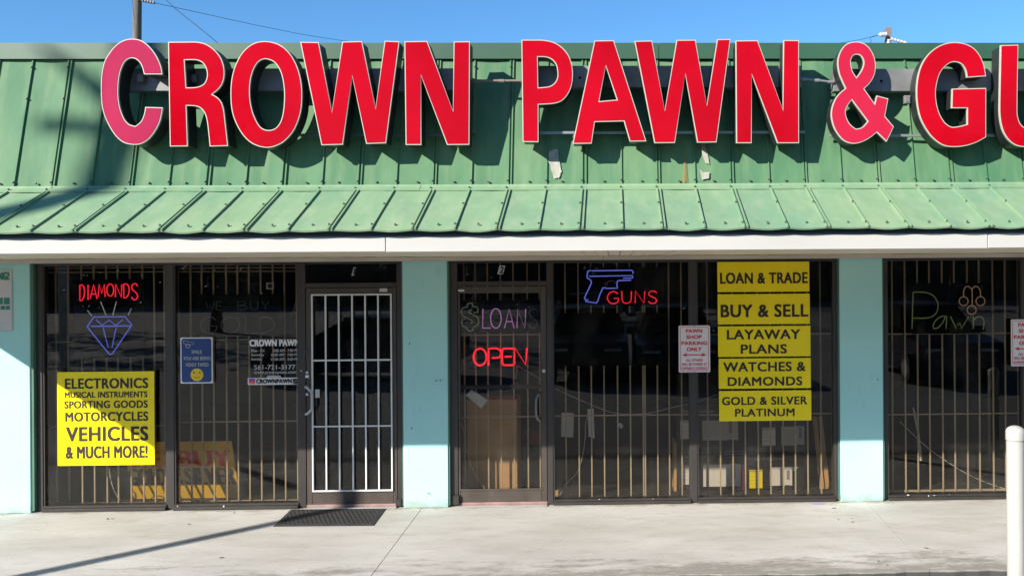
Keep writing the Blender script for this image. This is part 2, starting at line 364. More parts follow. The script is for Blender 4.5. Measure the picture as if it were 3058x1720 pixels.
def concrete():
    m, nt, b = nodes_of('sidewalk_concrete')
    c = mixc(nt, ramp(nt, noise(nt, 1.1, 7, (0.6, 1.4, 1)), 0.3, 0.72), (0.39, 0.372, 0.345), (0.555, 0.538, 0.512))
    c = mixc(nt, ramp(nt, noise(nt, 3.6, 8, (0.7, 2.0, 1), 0.7), 0.52, 0.70, (0, 0, 0), (.6, .6, .6)), c, (0.33, 0.29, 0.24))
    c = mixc(nt, ramp(nt, noise(nt, 26, 5, (0.6, 1.4, 1)), 0.62, 0.74, (0, 0, 0), (.6, .6, .6)), c, (0.22, 0.19, 0.15))
    c = mixc(nt, ramp(nt, noise(nt, 7, 6, (0.5, 1.5, 1)), 0.6, 0.8, (0, 0, 0), (.5, .5, .5)), c, (0.58, 0.55, 0.51))
    c = mixc(nt, ramp(nt, noise(nt, 150, 3, (0.8, 1.2, 1)), 0.56, 0.68, (0, 0, 0), (.5, .5, .5)), c, (0.24, 0.22, 0.19))
    c = mixc(nt, ramp(nt, noise(nt, 11, 2), 0.755, 0.775, (0, 0, 0), (.7, .7, .7)), c, (0.15, 0.13, 0.11))
    c = mixc(nt, ramp(nt, noise(nt, 1.7, 9, (0.5, 1.6, 1), .75), 0.52, 0.70, (0, 0, 0), (.6, .6, .6)), c, (0.36, 0.32, 0.265))
    # grime worn in along the kerb
    g = nt.nodes.new('ShaderNodeNewGeometry'); sp = nt.nodes.new('ShaderNodeSeparateXYZ'); nt.links.new(g.outputs['Position'], sp.inputs[0])
    mr = nt.nodes.new('ShaderNodeMapRange'); nt.links.new(sp.outputs['Y'], mr.inputs[0])
    mr.inputs[1].default_value = YE + 0.05; mr.inputs[2].default_value = YE + 0.85; mr.inputs[3].default_value = 0.11; mr.inputs[4].default_value = -0.22
    mx = nt.nodes.new('ShaderNodeMapRange'); nt.links.new(sp.outputs['X'], mx.inputs[0])
    mx.inputs[1].default_value = -5; mx.inputs[2].default_value = 1.0; mx.inputs[3].default_value = -0.06; mx.inputs[4].default_value = 0.03
    ad = nt.nodes.new('ShaderNodeMath'); nt.links.new(noise(nt, 2.3, 14, (0.55, 1.7, 1), 0.80), ad.inputs[0]); nt.links.new(mr.outputs[0], ad.inputs[1])
    ad2 = nt.nodes.new('ShaderNodeMath'); nt.links.new(ad.outputs[0], ad2.inputs[0]); nt.links.new(mx.outputs[0], ad2.inputs[1])
    stain = ramp(nt, ad2.outputs[0], 0.50, 0.60, (0, 0, 0), (.80, .80, .80))
    stain = mixc(nt, ramp(nt, noise(nt, 22, 8, (.5, 1.3, 1), .7), 0.30, 0.50, (.45, .45, .45)), (0, 0, 0), stain)
    c = mixc(nt, stain, c, (0.20, 0.185, 0.155))
    mw = nt.nodes.new('ShaderNodeMapRange'); nt.links.new(sp.outputs['Y'], mw.inputs[0])              # dirt line at the wall
    mw.inputs[1].default_value = -0.20; mw.inputs[2].default_value = -0.04; mw.inputs[3].default_value = -0.25; mw.inputs[4].default_value = 0.16
    a3 = nt.nodes.new('ShaderNodeMath'); nt.links.new(noise(nt, 5, 8, (1, 1.4, 1), .7), a3.inputs[0]); nt.links.new(mw.outputs[0], a3.inputs[1])
    c = mixc(nt, ramp(nt, a3.outputs[0], 0.5, 0.66, (0, 0, 0), (.7, .7, .7)), c, (0.25, 0.215, 0.165))
    mz = nt.nodes.new('ShaderNodeMapRange'); nt.links.new(sp.outputs['Z'], mz.inputs[0])              # tarred kerb face
    mz.inputs[1].default_value = -0.004; mz.inputs[2].default_value = -0.016; mz.inputs[3].default_value = 0.0; mz.inputs[4].default_value = 0.95
    c = mixc(nt, mz.outputs[0], c, (0.045, 0.044, 0.044))
    nt.links.new(c, b.inputs['Base Color']); b.inputs['Roughness'].default_value = 0.85
    bump(nt, b, noise(nt, 110, 5), 0.22, 0.004); return m
M['asphalt'] = asphalt(); M['concrete'] = concrete()
b = B(); b.quad((-400, -600, -0.14), (400, -600, -0.14), (400, 600, -0.14), (-400, 600, -0.14))
tag(b.build('ground', 'asphalt', base=Vector((0, 0, -0.14))), kind='structure')
# sidewalk slabs, slightly worn kerb edge, hairline joints as real gaps
j1a, j1b = G(1262, 1513), G(1107, 1720); j2a, j2b = G(2590, 1500), G(2786, 1712)
def kerb(x): return YE + 0.012 * sin(x * 3.1) + 0.008 * sin(x * 11.3 + 1) + 0.006 * sin(x * 29)
def joint(a, c, y): return a.x + (c.x - a.x) * (y - a.y) / (c.y - a.y)
b = B(); gw = 0.003
jy0, jy1 = -0.02, YE
bounds = [(-9.5, -9.5, -6.25, -6.25), (-6.24, -6.24, joint(j1a, j1b, jy0) - gw, joint(j1a, j1b, jy1) - gw),
          (joint(j1a, j1b, jy0) + gw, joint(j1a, j1b, jy1) + gw, joint(j2a, j2b, jy0) - gw * .8, joint(j2a, j2b, jy1) - gw * .8),
          (joint(j2a, j2b, jy0) + gw * .8, joint(j2a, j2b, jy1) + gw * .8, 6.85, 6.85), (6.86, 6.86, 11, 11)]
for l0, l1, r0, r1 in bounds:
    n = 48; top = [(l0, 0.14, 0), (r0, 0.14, 0)] + [(r1 + (l1 - r1) * i / n, kerb(r1 + (l1 - r1) * i / n), 0) for i in range(n + 1)]
    b.slab(list(reversed(top)), (0, 0, -0.2))
tag(b.build('sidewalk', 'concrete', base=Vector((0, 0, 0))), kind='structure')

# ------------------------------------------------------------------ the store building
XL, XR = -7.19, 9.2
YP, YF, YG, YB = -0.05, 0.0, 0.03, 0.22
bld = thing('store_building', (0, 3, 0), 'single storey teal shop building with green metal mansard roof and dark glass storefront', 'building')
def slope_z(d): return 0.298 + 0.4955 * (d - 6.03) + HC          # lower slope: height at distance d in front of the lens plane
DE, DB = 6.03, 6.730
ZE, ZB = slope_z(DE), slope_z(DB)
ZT = 4.062; DT = DB + (ZT - ZB) / 4.27
yE, yB, yT = DE - D, DB - D, DT - D
seams = [-95, (-40, -30)]
seams = [-183, (-72, -62), 40, (152, 161), 273, (385, 394), 503, (613, 624), 733, (840, 851), 961, (1068, 1078), 1183, (1292, 1301), 1407,
         (1517, 1526), 1632, (1739, 1750), 1856, (1962, 1970), 2076, (2182, 2191), 2298, (2402, 2410), 2514, (2620, 2629), 2733,
         (2837, 2848), 2949, (3056, 3065), 3170, (3276, 3286), 3392]
SEAM = []
for s in seams:
    for i, q in enumerate(s if isinstance(s, tuple) else (s,)):
        SEAM.append((X(q, 563 - (q - 1529) * .009, yB - 0.005), isinstance(s, tuple), i))
sp_ = (X(3056, 563, yB) - X(152, 563, yB)) / 26
for k in range(3, 14):
    SEAM.append((SEAM[0][0] - sp_ * k / 1 + sp_ * 2, k % 2 == 0, 0)); SEAM.append((X(3392, 563, yB) + sp_ * (k - 2), k % 2 == 0, 0))
SEAM = sorted(s for s in SEAM if XL + 0.03 < s[0] < XR - 0.03)
def slope_panel(name, m, y0, z0, y1, z1, thick, wav=0.0, first=0.0):
    """one roof slope: sheet with oil-canning and raised standing seams running up it"""
    t = Vector((0, y1 - y0, z1 - z0)); L = t.length; t.normalize(); nrm = Vector((0, -t.z, t.y))
    b = B(); xs = sorted({XL, XR} | {s[0] for s in SEAM}); cols = []
    for a, c in zip(xs, xs[1:]):
        k = max(1, int((c - a) / 0.05)); cols += [a + (c - a) * i / k for i in range(k)]
    cols.append(XR); n = len(cols); m_ = 8; vs = []
    for r in range(m_ + 1):
        for x in cols:
            near = min(abs(x - s[0]) for s in SEAM)
            sag = wav * min(1, near / 0.09) * (sin(x * 9.1 + r * .9) * .5 + sin(x * 3.7 + 2) * .5 - 0.3)
            if r == 0: sag -= 0.008 * min(1, near / 0.1)
            p = Vector((x, y0, z0)) + t * (L * r / m_) + nrm * (sag * (1 if r < m_ else 0)); vs.append(p)
    fs = [(r * n + i, r * n + i + 1, (r + 1) * n + i + 1, (r + 1) * n + i) for r in range(m_) for i in range(n - 1)]
    b.add(vs, fs, True)
    low = [p - nrm * thick for p in vs[:n]]                     # turned-down lip along the bottom edge
    b.add(list(vs[:n]) + low, [(i + 1, i, n + i, n + i + 1) for i in range(n - 1)])
    for x, dbl, _ in SEAM:
        w, h = (0.0045, 0.0135)
        jit = random.uniform(-.002, .002)
        p0 = Vector((x, y0, z0)) - t * 0.006; p1 = Vector((x + jit, y0, z0)) + t * (L - first)
        for a, c in ((p0, p1),):
            q = [a + Vector((-w * 1.5, 0, 0)), a + Vector((-w, 0, 0)) + nrm * h, a + Vector((w, 0, 0)) + nrm * h, a + Vector((w * 1.5, 0, 0))]
            r = [v + (c - a) for v in q]; b.add(q + r, [(0, 4, 5, 1), (1, 5, 6, 2), (2, 6, 7, 3), (0, 1, 2, 3), (7, 6, 5, 4)])
    return b.build(name, m, bld), t, nrm, L
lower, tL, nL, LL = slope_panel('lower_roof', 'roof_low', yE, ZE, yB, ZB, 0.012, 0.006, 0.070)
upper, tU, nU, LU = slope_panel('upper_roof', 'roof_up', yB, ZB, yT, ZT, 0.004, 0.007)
# flashing strip where the slopes meet, in lengths
b = B()
cuts = [XL, X(160, 570, yB), X(1258, 570, yB), X(2330, 570, yB), XR]
for i, (a, c) in enumerate(zip(cuts, cuts[1:])):
    h = 0.006 + 0.003 * (i % 2); p = Vector((0, yB, ZB))
    prof = [p - tL * 0.074 + nL * 0.003, p - tL * 0.072 + nL * (h + .004), p - tL * 0.010 + nL * (h + .006), p + tU * 0.018 + nU * (h + .008), p + tU * 0.020 + nU * 0.002]
    vs = [q + Vector((a - 0.01, 0, 0)) for q in prof] + [q + Vector((c, 0, 0)) for q in prof]; k = len(prof)
    b.add(vs, [(j, j + k, j + k + 1, j + 1) for j in range(k - 1)] + [tuple(range(k)), tuple(range(2 * k - 1, k - 1, -1))])
b.build('flashing', 'roof_low', bld)
# cap along the top, standing a little proud of the panels
zc0 = ZT - 0.107
b = B()
for a, c in ((XL, X(1966, 150, yT) - .002), (X(1966, 150, yT) + .002, XR)):
    b.box(a, c, yT - 0.055, yT + 0.22, zc0, ZT + 0.016)
b.build('roof_cap', 'cap', bld)
b = B(); b.box(XL, XR, yT + 0.02, yT + 0.20, ZE, ZT - 0.02); b.box(XL, XR, yT + 0.2, 12, 3.0, 3.1)
b.build('flat_roof', 'roof_up', bld)
# screws
b = B()
def screw(p, n):
    r = 0.0065; a = Vector((1, 0, 0)); c = n.cross(a)
    b.add([p + a * (r * cos(k * pi / 3)) + c * (r * sin(k * pi / 3)) + n * 0.012 for k in range(6)] + [p + a * (r * 1.3 * cos(k * pi / 3)) + c * (r * 1.3 * sin(k * pi / 3)) for k in range(6)],
          [tuple(range(6))] + [(k, k + 6, (k + 1) % 6 + 6, (k + 1) % 6) for k in range(6)])
mids = [(a[0] + c[0]) / 2 for a, c in zip(SEAM, SEAM[1:]) if c[0] - a[0] > 0.1]
for x in mids:
    screw(Vector((x + random.uniform(-.02, .02), yB, ZB)) + tU * 0.045, nU); screw(Vector((x + .01, yE, ZE)) + tL * 0.07, nL)
for x, dbl, i in SEAM:
    if i: continue
    screw(Vector((x - .004, yB, ZB)) + tU * 0.05 + nU * .012, nU); screw(Vector((x, yB, ZB)) + tU * 0.72 + nU * .012, nU); screw(Vector((x, yB, ZB)) + tU * 0.98 + nU * .012, nU)
    for q in (0.05, 0.42, LL - 0.045): screw(Vector((x - .006, yE, ZE)) + tL * q + nL * .012, nL)
tag(b.build('roof_screws', 'screw', bld), kind='stuff')
# scraped patches and a rust run on the upper slope
def on_upper(px, py, lift):
    d = ray(px, py); p0 = Vector((0, yB, ZB)) + nU * lift; t = (p0 - C0).dot(nU) / d.dot(nU); return C0 + d * t
def patch(name, pts, m, lift=0.009):
    c = Vector((sum(p[0] for p in pts) / len(pts), sum(p[1] for p in pts) / len(pts))); out = []
    for i in range(len(pts)):
        a, e = Vector(pts[i]), Vector(pts[(i + 1) % len(pts)])
        for k in range(5):
            q = a + (e - a) * (k / 5); q += (q - c) * random.uniform(-.10, .06); out.append(on_upper(q.x, q.y, lift))
    b = B(); b.add(out, [tuple(range(len(out)))]); return b.build(name, m, bld)
patch('scraped_patch', [(1640, 452), (1668, 447), (1670, 480), (1677, 515), (1668, 532), (1655, 534), (1645, 505), (1637, 480)], 'paintpatch')
patch('scraped_patch', [(2093, 435), (2104, 430), (2114, 460), (2119, 492), (2107, 488), (2097, 462)], 'paintpatch')
patch('scraped_patch', [(2089, 505), (2100, 515), (2119, 514), (2118, 533), (2096, 537)], 'paintpatch')
def rust():
    m, nt, b = nodes_of('rust_run')
    b.inputs['Base Color'].default_value = (0.30, 0.13, 0.03, 1); b.inputs['Roughness'].default_value = 0.9
    nt.links.new(ramp(nt, noise(nt, 16, 5, (1.0, 1, 0.25)), 0.30, 0.80, (.05, .05, .05), (.75, .75, .75)), b.inputs['Alpha']); return m
M['rust'] = rust()
patch('rust_run', [(2040, 440), (2048, 440), (2049, 500), (2053, 546), (2037, 546), (2041, 500)], 'rust', 0.010)
# fascia and soffit
YFA = -2.67
zF0 = Z(1835, 748, YFA); zF1 = Z(1835, 702, YFA)
b = B()
fx = [XL, X(1152, 730, YFA), X(2950, 720, YFA), XR]
for i, (a, c) in enumerate(zip(fx, fx[1:])):
    b.bbox(a + 0.002, c - 0.002, YFA - 0.004 * (i % 2), YFA + 0.03, zF0 - 0.003 * (i % 2), zF1, 0.004)
b.build('fascia', 'fascia', bld)
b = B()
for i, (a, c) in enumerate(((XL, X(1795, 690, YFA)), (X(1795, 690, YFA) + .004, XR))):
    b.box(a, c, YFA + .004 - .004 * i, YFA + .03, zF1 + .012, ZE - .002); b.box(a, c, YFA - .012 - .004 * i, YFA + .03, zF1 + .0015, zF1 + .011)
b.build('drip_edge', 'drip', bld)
b = B(); b.box(XL, XR, YFA + 0.04, 0.2, zF0 + 0.030, zF0 + 0.06); b.build('soffit_backing', 'gap', bld)
b = B(); x = XL
while x < XR:
    dz = random.uniform(0, .003); b.box(x, x + 0.097, YFA + 0.03, 0.1, zF0 + 0.012 + dz, zF0 + 0.028); x += 0.1035
b.build('soffit', 'soffit', bld)
b = B()
for a, c in ((XL, X(1802, 775, YP)), (X(1802, 775, YP) + .003, XR)):
    b.box(a, c, YP - 0.045, YP - 0.008, zF0 - 0.030, zF0 + 0.010); b.box(a, c, YP - 0.052, YP - 0.045, zF0 - 0.012, zF0 + 0.009)
b.build('soffit_trim', 'trim', bld)
zH = zF0 - 0.022                                           # head of the storefront
# teal piers
def pier(x0, x1, name='wall_pier'):
    b = B(); b.bbox(x0, x1, YP, 0.16, 0.0, zH + 0.06, 0.006); return b.build(name, 'wall', bld)
xp = [(XL, X(90, 1160, YP)), (X(1203.5, 1160, YP), X(1337, 1160, YP)), (X(2509, 1140, YP), X(2637, 1140, YP)), (X(3560, 1140, YP), XR)]
for a, c in xp: pier(a, c)
for e0, e1 in [(v, w) for (a, c) in xp[1:3] for v, w in ((a - 0.014, a - 0.001), (c + 0.001, c + 0.014))] + [(xp[0][1] + 0.001, xp[0][1] + 0.026)]:
    b = B(); b.box(e0, e1, YP + 0.012, 0.1, 0.02, zH); b.build('edge_trim', 'edge', bld)
for q in ((1224, 1024), (1303, 1134), (1315, 1134), (2620, 1132), (1230, 1276), (1279, 1470)):   # small screw stubs left in the piers
    p = P(*q, YP); b = B(); b.tube([p + Vector((0, .01, 0)), p + Vector((0, -.018, 0)), p + Vector((.004, -.022, -.012))], 0.0035, 6); b.build('wall_screw', 'gap', bld)
# dark room behind the glass
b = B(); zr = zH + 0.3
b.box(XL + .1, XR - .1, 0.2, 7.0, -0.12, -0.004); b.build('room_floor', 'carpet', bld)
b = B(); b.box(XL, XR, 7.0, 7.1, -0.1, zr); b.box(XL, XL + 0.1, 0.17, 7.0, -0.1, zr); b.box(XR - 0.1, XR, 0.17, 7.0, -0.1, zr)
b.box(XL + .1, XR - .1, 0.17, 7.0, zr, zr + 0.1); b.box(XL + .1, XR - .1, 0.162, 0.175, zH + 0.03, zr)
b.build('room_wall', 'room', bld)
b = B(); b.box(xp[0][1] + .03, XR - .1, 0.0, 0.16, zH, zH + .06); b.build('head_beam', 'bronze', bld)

# ------------------------------------------------------------------ storefront
def upright(x0, x1, z0, z1, y0=YF, y1=0.10, name='mullion', m='bronze'):
    b = B(); b.bbox(x0, x1, y0, y1, z0, z1, 0.004); return b.build(name, m, bld)
def fx_(px, py=1200, Y=YF): return X(px, py, Y)
def window(x0, x1, zs=0.055):
    """glazed bay: sill, thin frame, one pane"""
    b = B()
    b.bbox(x0, x1, -0.035, 0.10, 0.004, zs * .62, 0.006); b.bbox(x0, x1, -0.012, 0.10, zs * .62, zs, 0.004)
    b.box(x0, x1, 0.005, 0.09, zH - 0.035, zH)
    b.box(x0, x0 + 0.012, 0.008, 0.08, zs, zH - .035); b.box(x1 - 0.012, x1, 0.008, 0.08, zs, zH - .035)
    w = b.build('window', 'bronze', bld)
    g = B(); g.box(x0 + 0.012, x1 - 0.012, YG, YG + 0.006, zs, zH - 0.035); g.build('pane', 'glass', w); return w
xm1 = (fx_(497), fx_(519)); xd1 = (fx_(892), fx_(913)); xj1 = (fx_(1186), fx_(1202))
j0 = xp[0][1] + 0.028
upright(j0, fx_(127), 0.0, zH, name='jamb')
window(fx_(127) + .001, xm1[0] - .001); upright(*xm1, 0.004, zH)
window(xm1[1] + .001, xd1[0] - .001); upright(*xd1, 0.004, zH)
upright(xj1[0], xj1[1] - 0.002, 0.004, zH, name='jamb')
xj2 = (fx_(1341), fx_(1367)); xd2 = (fx_(1634), fx_(1651)); xm2 = (fx_(2062), fx_(2082)); xj3 = (fx_(2493), fx_(2505))
upright(xj2[0] + .002, xj2[1], 0.004, zH, name='jamb'); upright(*xd2, 0.004, zH)
window(xd2[1] + .001, xm2[0] - .001, 0.05); upright(*xm2, 0.004, zH); window(xm2[1] + .001, xj3[0] - .001, 0.05); upright(*xj3, 0.004, zH, name='jamb')
xj4 = (fx_(2641), fx_(2650)); xm3 = (fx_(3056), fx_(3077))
upright(*xj4, 0.004, zH, name='jamb'); window(xj4[1] + .001, xm3[0] - .001, 0.05); upright(*xm3, 0.004, zH); window(xm3[1] + .001, fx_(3545), 0.05); upright(fx_(3545) + .001, fx_(3558), 0.004, zH, name='jamb')
def transom(x0, x1, z0, px, py, n):
    b = B(); b.box(x0, x1, 0.003, 0.09, z0 - 0.045, z0); b.box(x0, x1, 0.005, 0.09, zH - 0.03, zH)
    t = b.build('transom', 'bronze', bld); g = B(); g.box(x0 + .002, x1 - .002, YG, YG + .006, z0, zH - .03); g.build('pane', 'glass', t)
    return t
zt1, zt2 = Z(1050, 845, YF), Z(1500, 840, YF)
transom(xd1[1] + .001, xj1[0] - .001, zt1, 0, 0, 1); transom(xj2[1] + .001, xd2[0] - .001, zt2, 0, 0, 2)
def door(x0, x1, gx0, gx1, gz0, gz1, ztop, hinge, pull):
    """aluminium door: stiles, rails, pane, pull handle, lock, sweep, threshold"""
    y0, y1 = 0.006, 0.05; g0 = 0.004; b = B()
    b.bbox(x0 + g0, gx0, y0, y1, 0.035, ztop - g0, .003); b.bbox(gx1, x1 - g0, y0, y1, 0.035, ztop - g0, .003)
    b.bbox(gx0 + .001, gx1 - .001, y0 + .001, y1, gz1, ztop - g0, .003); b.bbox(gx0 + .001, gx1 - .001, y0 + .001, y1, 0.035, gz0, .003)
    b.bbox(gx0 - .012, gx1 + .012, y0 - .005, y0 + .001, gz0 - .008, gz0 + .012, .002)
    d = b.build('door', 'bronze_door', bld)
    g = B(); g.box(gx0, gx1, 0.026, 0.032, gz0, gz1); g.build('pane', 'glass', d)
    s = B(); s.bbox(x0 + .002, x1 - .002, y0 - .006, y1, 0.012, 0.034, .002); s.build('door_sweep', 'pink', d)
    t = B(); t.bbox(x0 + .002, x1 - .002, -0.06, 0.10, 0.001, 0.011, .004); t.build('threshold', 'alu', d)
    for k, (hx, hz0, hz1, out) in enumerate(pull):
        h = B(); c = (hz0 + hz1) / 2
        pts = [(hx[0], y0, hz1), (hx[0], y0 - .055, hz1), (hx[0] + out * .4, y0 - .07, hz1 - .006), (hx[1], y0 - .072, hz1 - .05), (hx[1] + out * .04, y0 - .072, c), (hx[1], y0 - .072, hz0 + .05), (hx[0] + out * .4, y0 - .07, hz0 + .006), (hx[0], y0 - .055, hz0), (hx[0], y0, hz0)]
        h.tube(pts, 0.0125, 10); h.build('handle', 'handle_dark' if hinge else 'handle', d)
    return d
def disc(px, py, Y, r, depth, name, m, parent):
    p = P(px, py, Y); b = B(); n = 14
    b.tube([p, p + Vector((0, -depth, 0))], r, n); return b.build(name, m, parent)
h1 = rect(918, 1153, 938, 1234, 0)
d1 = door(xd1[1] + .001, xj1[0] - .001, fx_(930), fx_(1173), Z(1050, 1468, YF), Z(1050, 878, YF), zt1 - 0.046, 0, [((h1[0], h1[1]), h1[2], h1[3], 0.05)])
disc(917, 1049, 0.006, 0.020, .006, 'lock', 'bronze', d1); disc(918, 1112, 0.006, 0.014, .014, 'lock', 'alu', d1); disc(918, 1177, 0.006, 0.013, .012, 'lock', 'alu', d1); disc(900, 1107, 0, 0.007, .006, 'screw', 'alu', d1)
b = B(); r_ = rect(911, 1120, 922, 1128, 0); b.bbox(r_[0], r_[1], .001, .006, r_[2], r_[3], .001); b.build('sticker', 'white', d1)
b = B(); r_ = rect(1133, 861, 1156, 872, 0); b.bbox(r_[0], r_[1], .001, .007, r_[2], r_[3], .001); b.build('sticker', 'vinylgrey', d1)
b = B(); r_ = rect(942, 1162, 955, 1187, 0); b.bbox(r_[0], r_[1], -.012, .006, r_[2], r_[3], .003); b.build('lock_plate', 'vinylgrey', d1)
b = B(); r_ = rect(1183, 1488, 1202, 1510, 0); b.bbox(r_[0], r_[1], -.03, .05, max(.012, r_[2]), r_[3], .006); b.build('pivot_block', 'bronze', d1)
h2 = rect(1603, 1174, 1612, 1252, 0)
d2 = door(xj2[1] + .001, xd2[0] - .001, fx_(1374), fx_(1616), Z(1500, 1462, YF), Z(1500, 875, YF), zt2 - 0.046, 1, [((h2[1], h2[0]), h2[2], h2[3], -0.03)])
disc(1624, 1107, 0.006, 0.017, .012, 'lock', 'alu', d2)
b = B(); r_ = rect(1374, 1150, 1615, 1161, 0.06); b.bbox(r_[0], r_[1], .06, .085, r_[2], r_[3], .003); b.build('push_bar', 'bronze', d2)
b = B(); r_ = rect(1368, 865, 1386, 870, 0); b.bbox(r_[0], r_[1], .001, .007, r_[2], r_[3], .001); b.build('sticker', 'white', d2)
b = B(); r_ = rect(1355, 1478, 1373, 1505, 0); b.bbox(r_[0], r_[1], -.03, .05, max(.012, r_[2]), r_[3], .006); b.build('pivot_block', 'bronze', d2)
# white bars screwed over the first door's glass
b = B(); Yw = -0.012; vx = [932.5, 973, 1012.5, 1052.5, 1091.5, 1130, 1169]; hz = [880, 1075.5, 1272.5, 1465]
zs = [Z(1050, q, Yw) for q in hz]
for q in vx: x = X(q, 1170, Yw); b.bbox(x - .0075, x + .0075, Yw, Yw + .012, zs[3], zs[0], .002)
for z in zs: b.box(X(932, 1170, Yw) - .006, X(1169, 1170, Yw) + .006, Yw + .003, Yw + .015, z - .0075, z + .0075)
b.build('security_bars', 'white_bar', d1)

# paint chips on the sills and small white flecks on the glass
def fleck(name, px, py, Y, w, h, an, m='white'):
    p = P(px, py, Y); ca, sa = cos(an), sin(an); b = B()
    b.add([(p.x + (u * ca - v * sa), Y, p.z + (u * sa + v * ca)) for u, v in ((-w, 0), (-w * .3, -h), (w * .6, -h * .6), (w, 0), (w * .4, h), (-w * .5, h * .8))], [tuple(range(6))]); b.build(name, m, bld)
for px, py, w, h in ((2712, 1477.5, .014, .006), (2773, 1480, .006, .010), (2790, 1478.5, .012, .004), (530, 1511, .004, .010), (668, 1511, .008, .010), (1790, 1490, .010, .004), (1950, 1489, .006, .004), (2835, 1476, .005, .003)): fleck('paint_chip', px, py, -.0365, w, h, random.uniform(-.3, .3), 'vinylgrey')
for px, py in ((191, 866), (250, 822), (260, 823), (300, 1215 - 400), (352, 808), (423, 822), (478, 843), (248, 915), (266, 914), (296, 918), (420, 903), (493, 917), (544, 801), (641, 807), (650, 856), (614, 855), (782, 876), (1546, 909), (1468, 828), (2042, 921)): fleck('glass_fleck', px, py, .0285, random.uniform(.006, .013), random.uniform(.002, .004), random.uniform(.1, .8), 'vinylgrey')
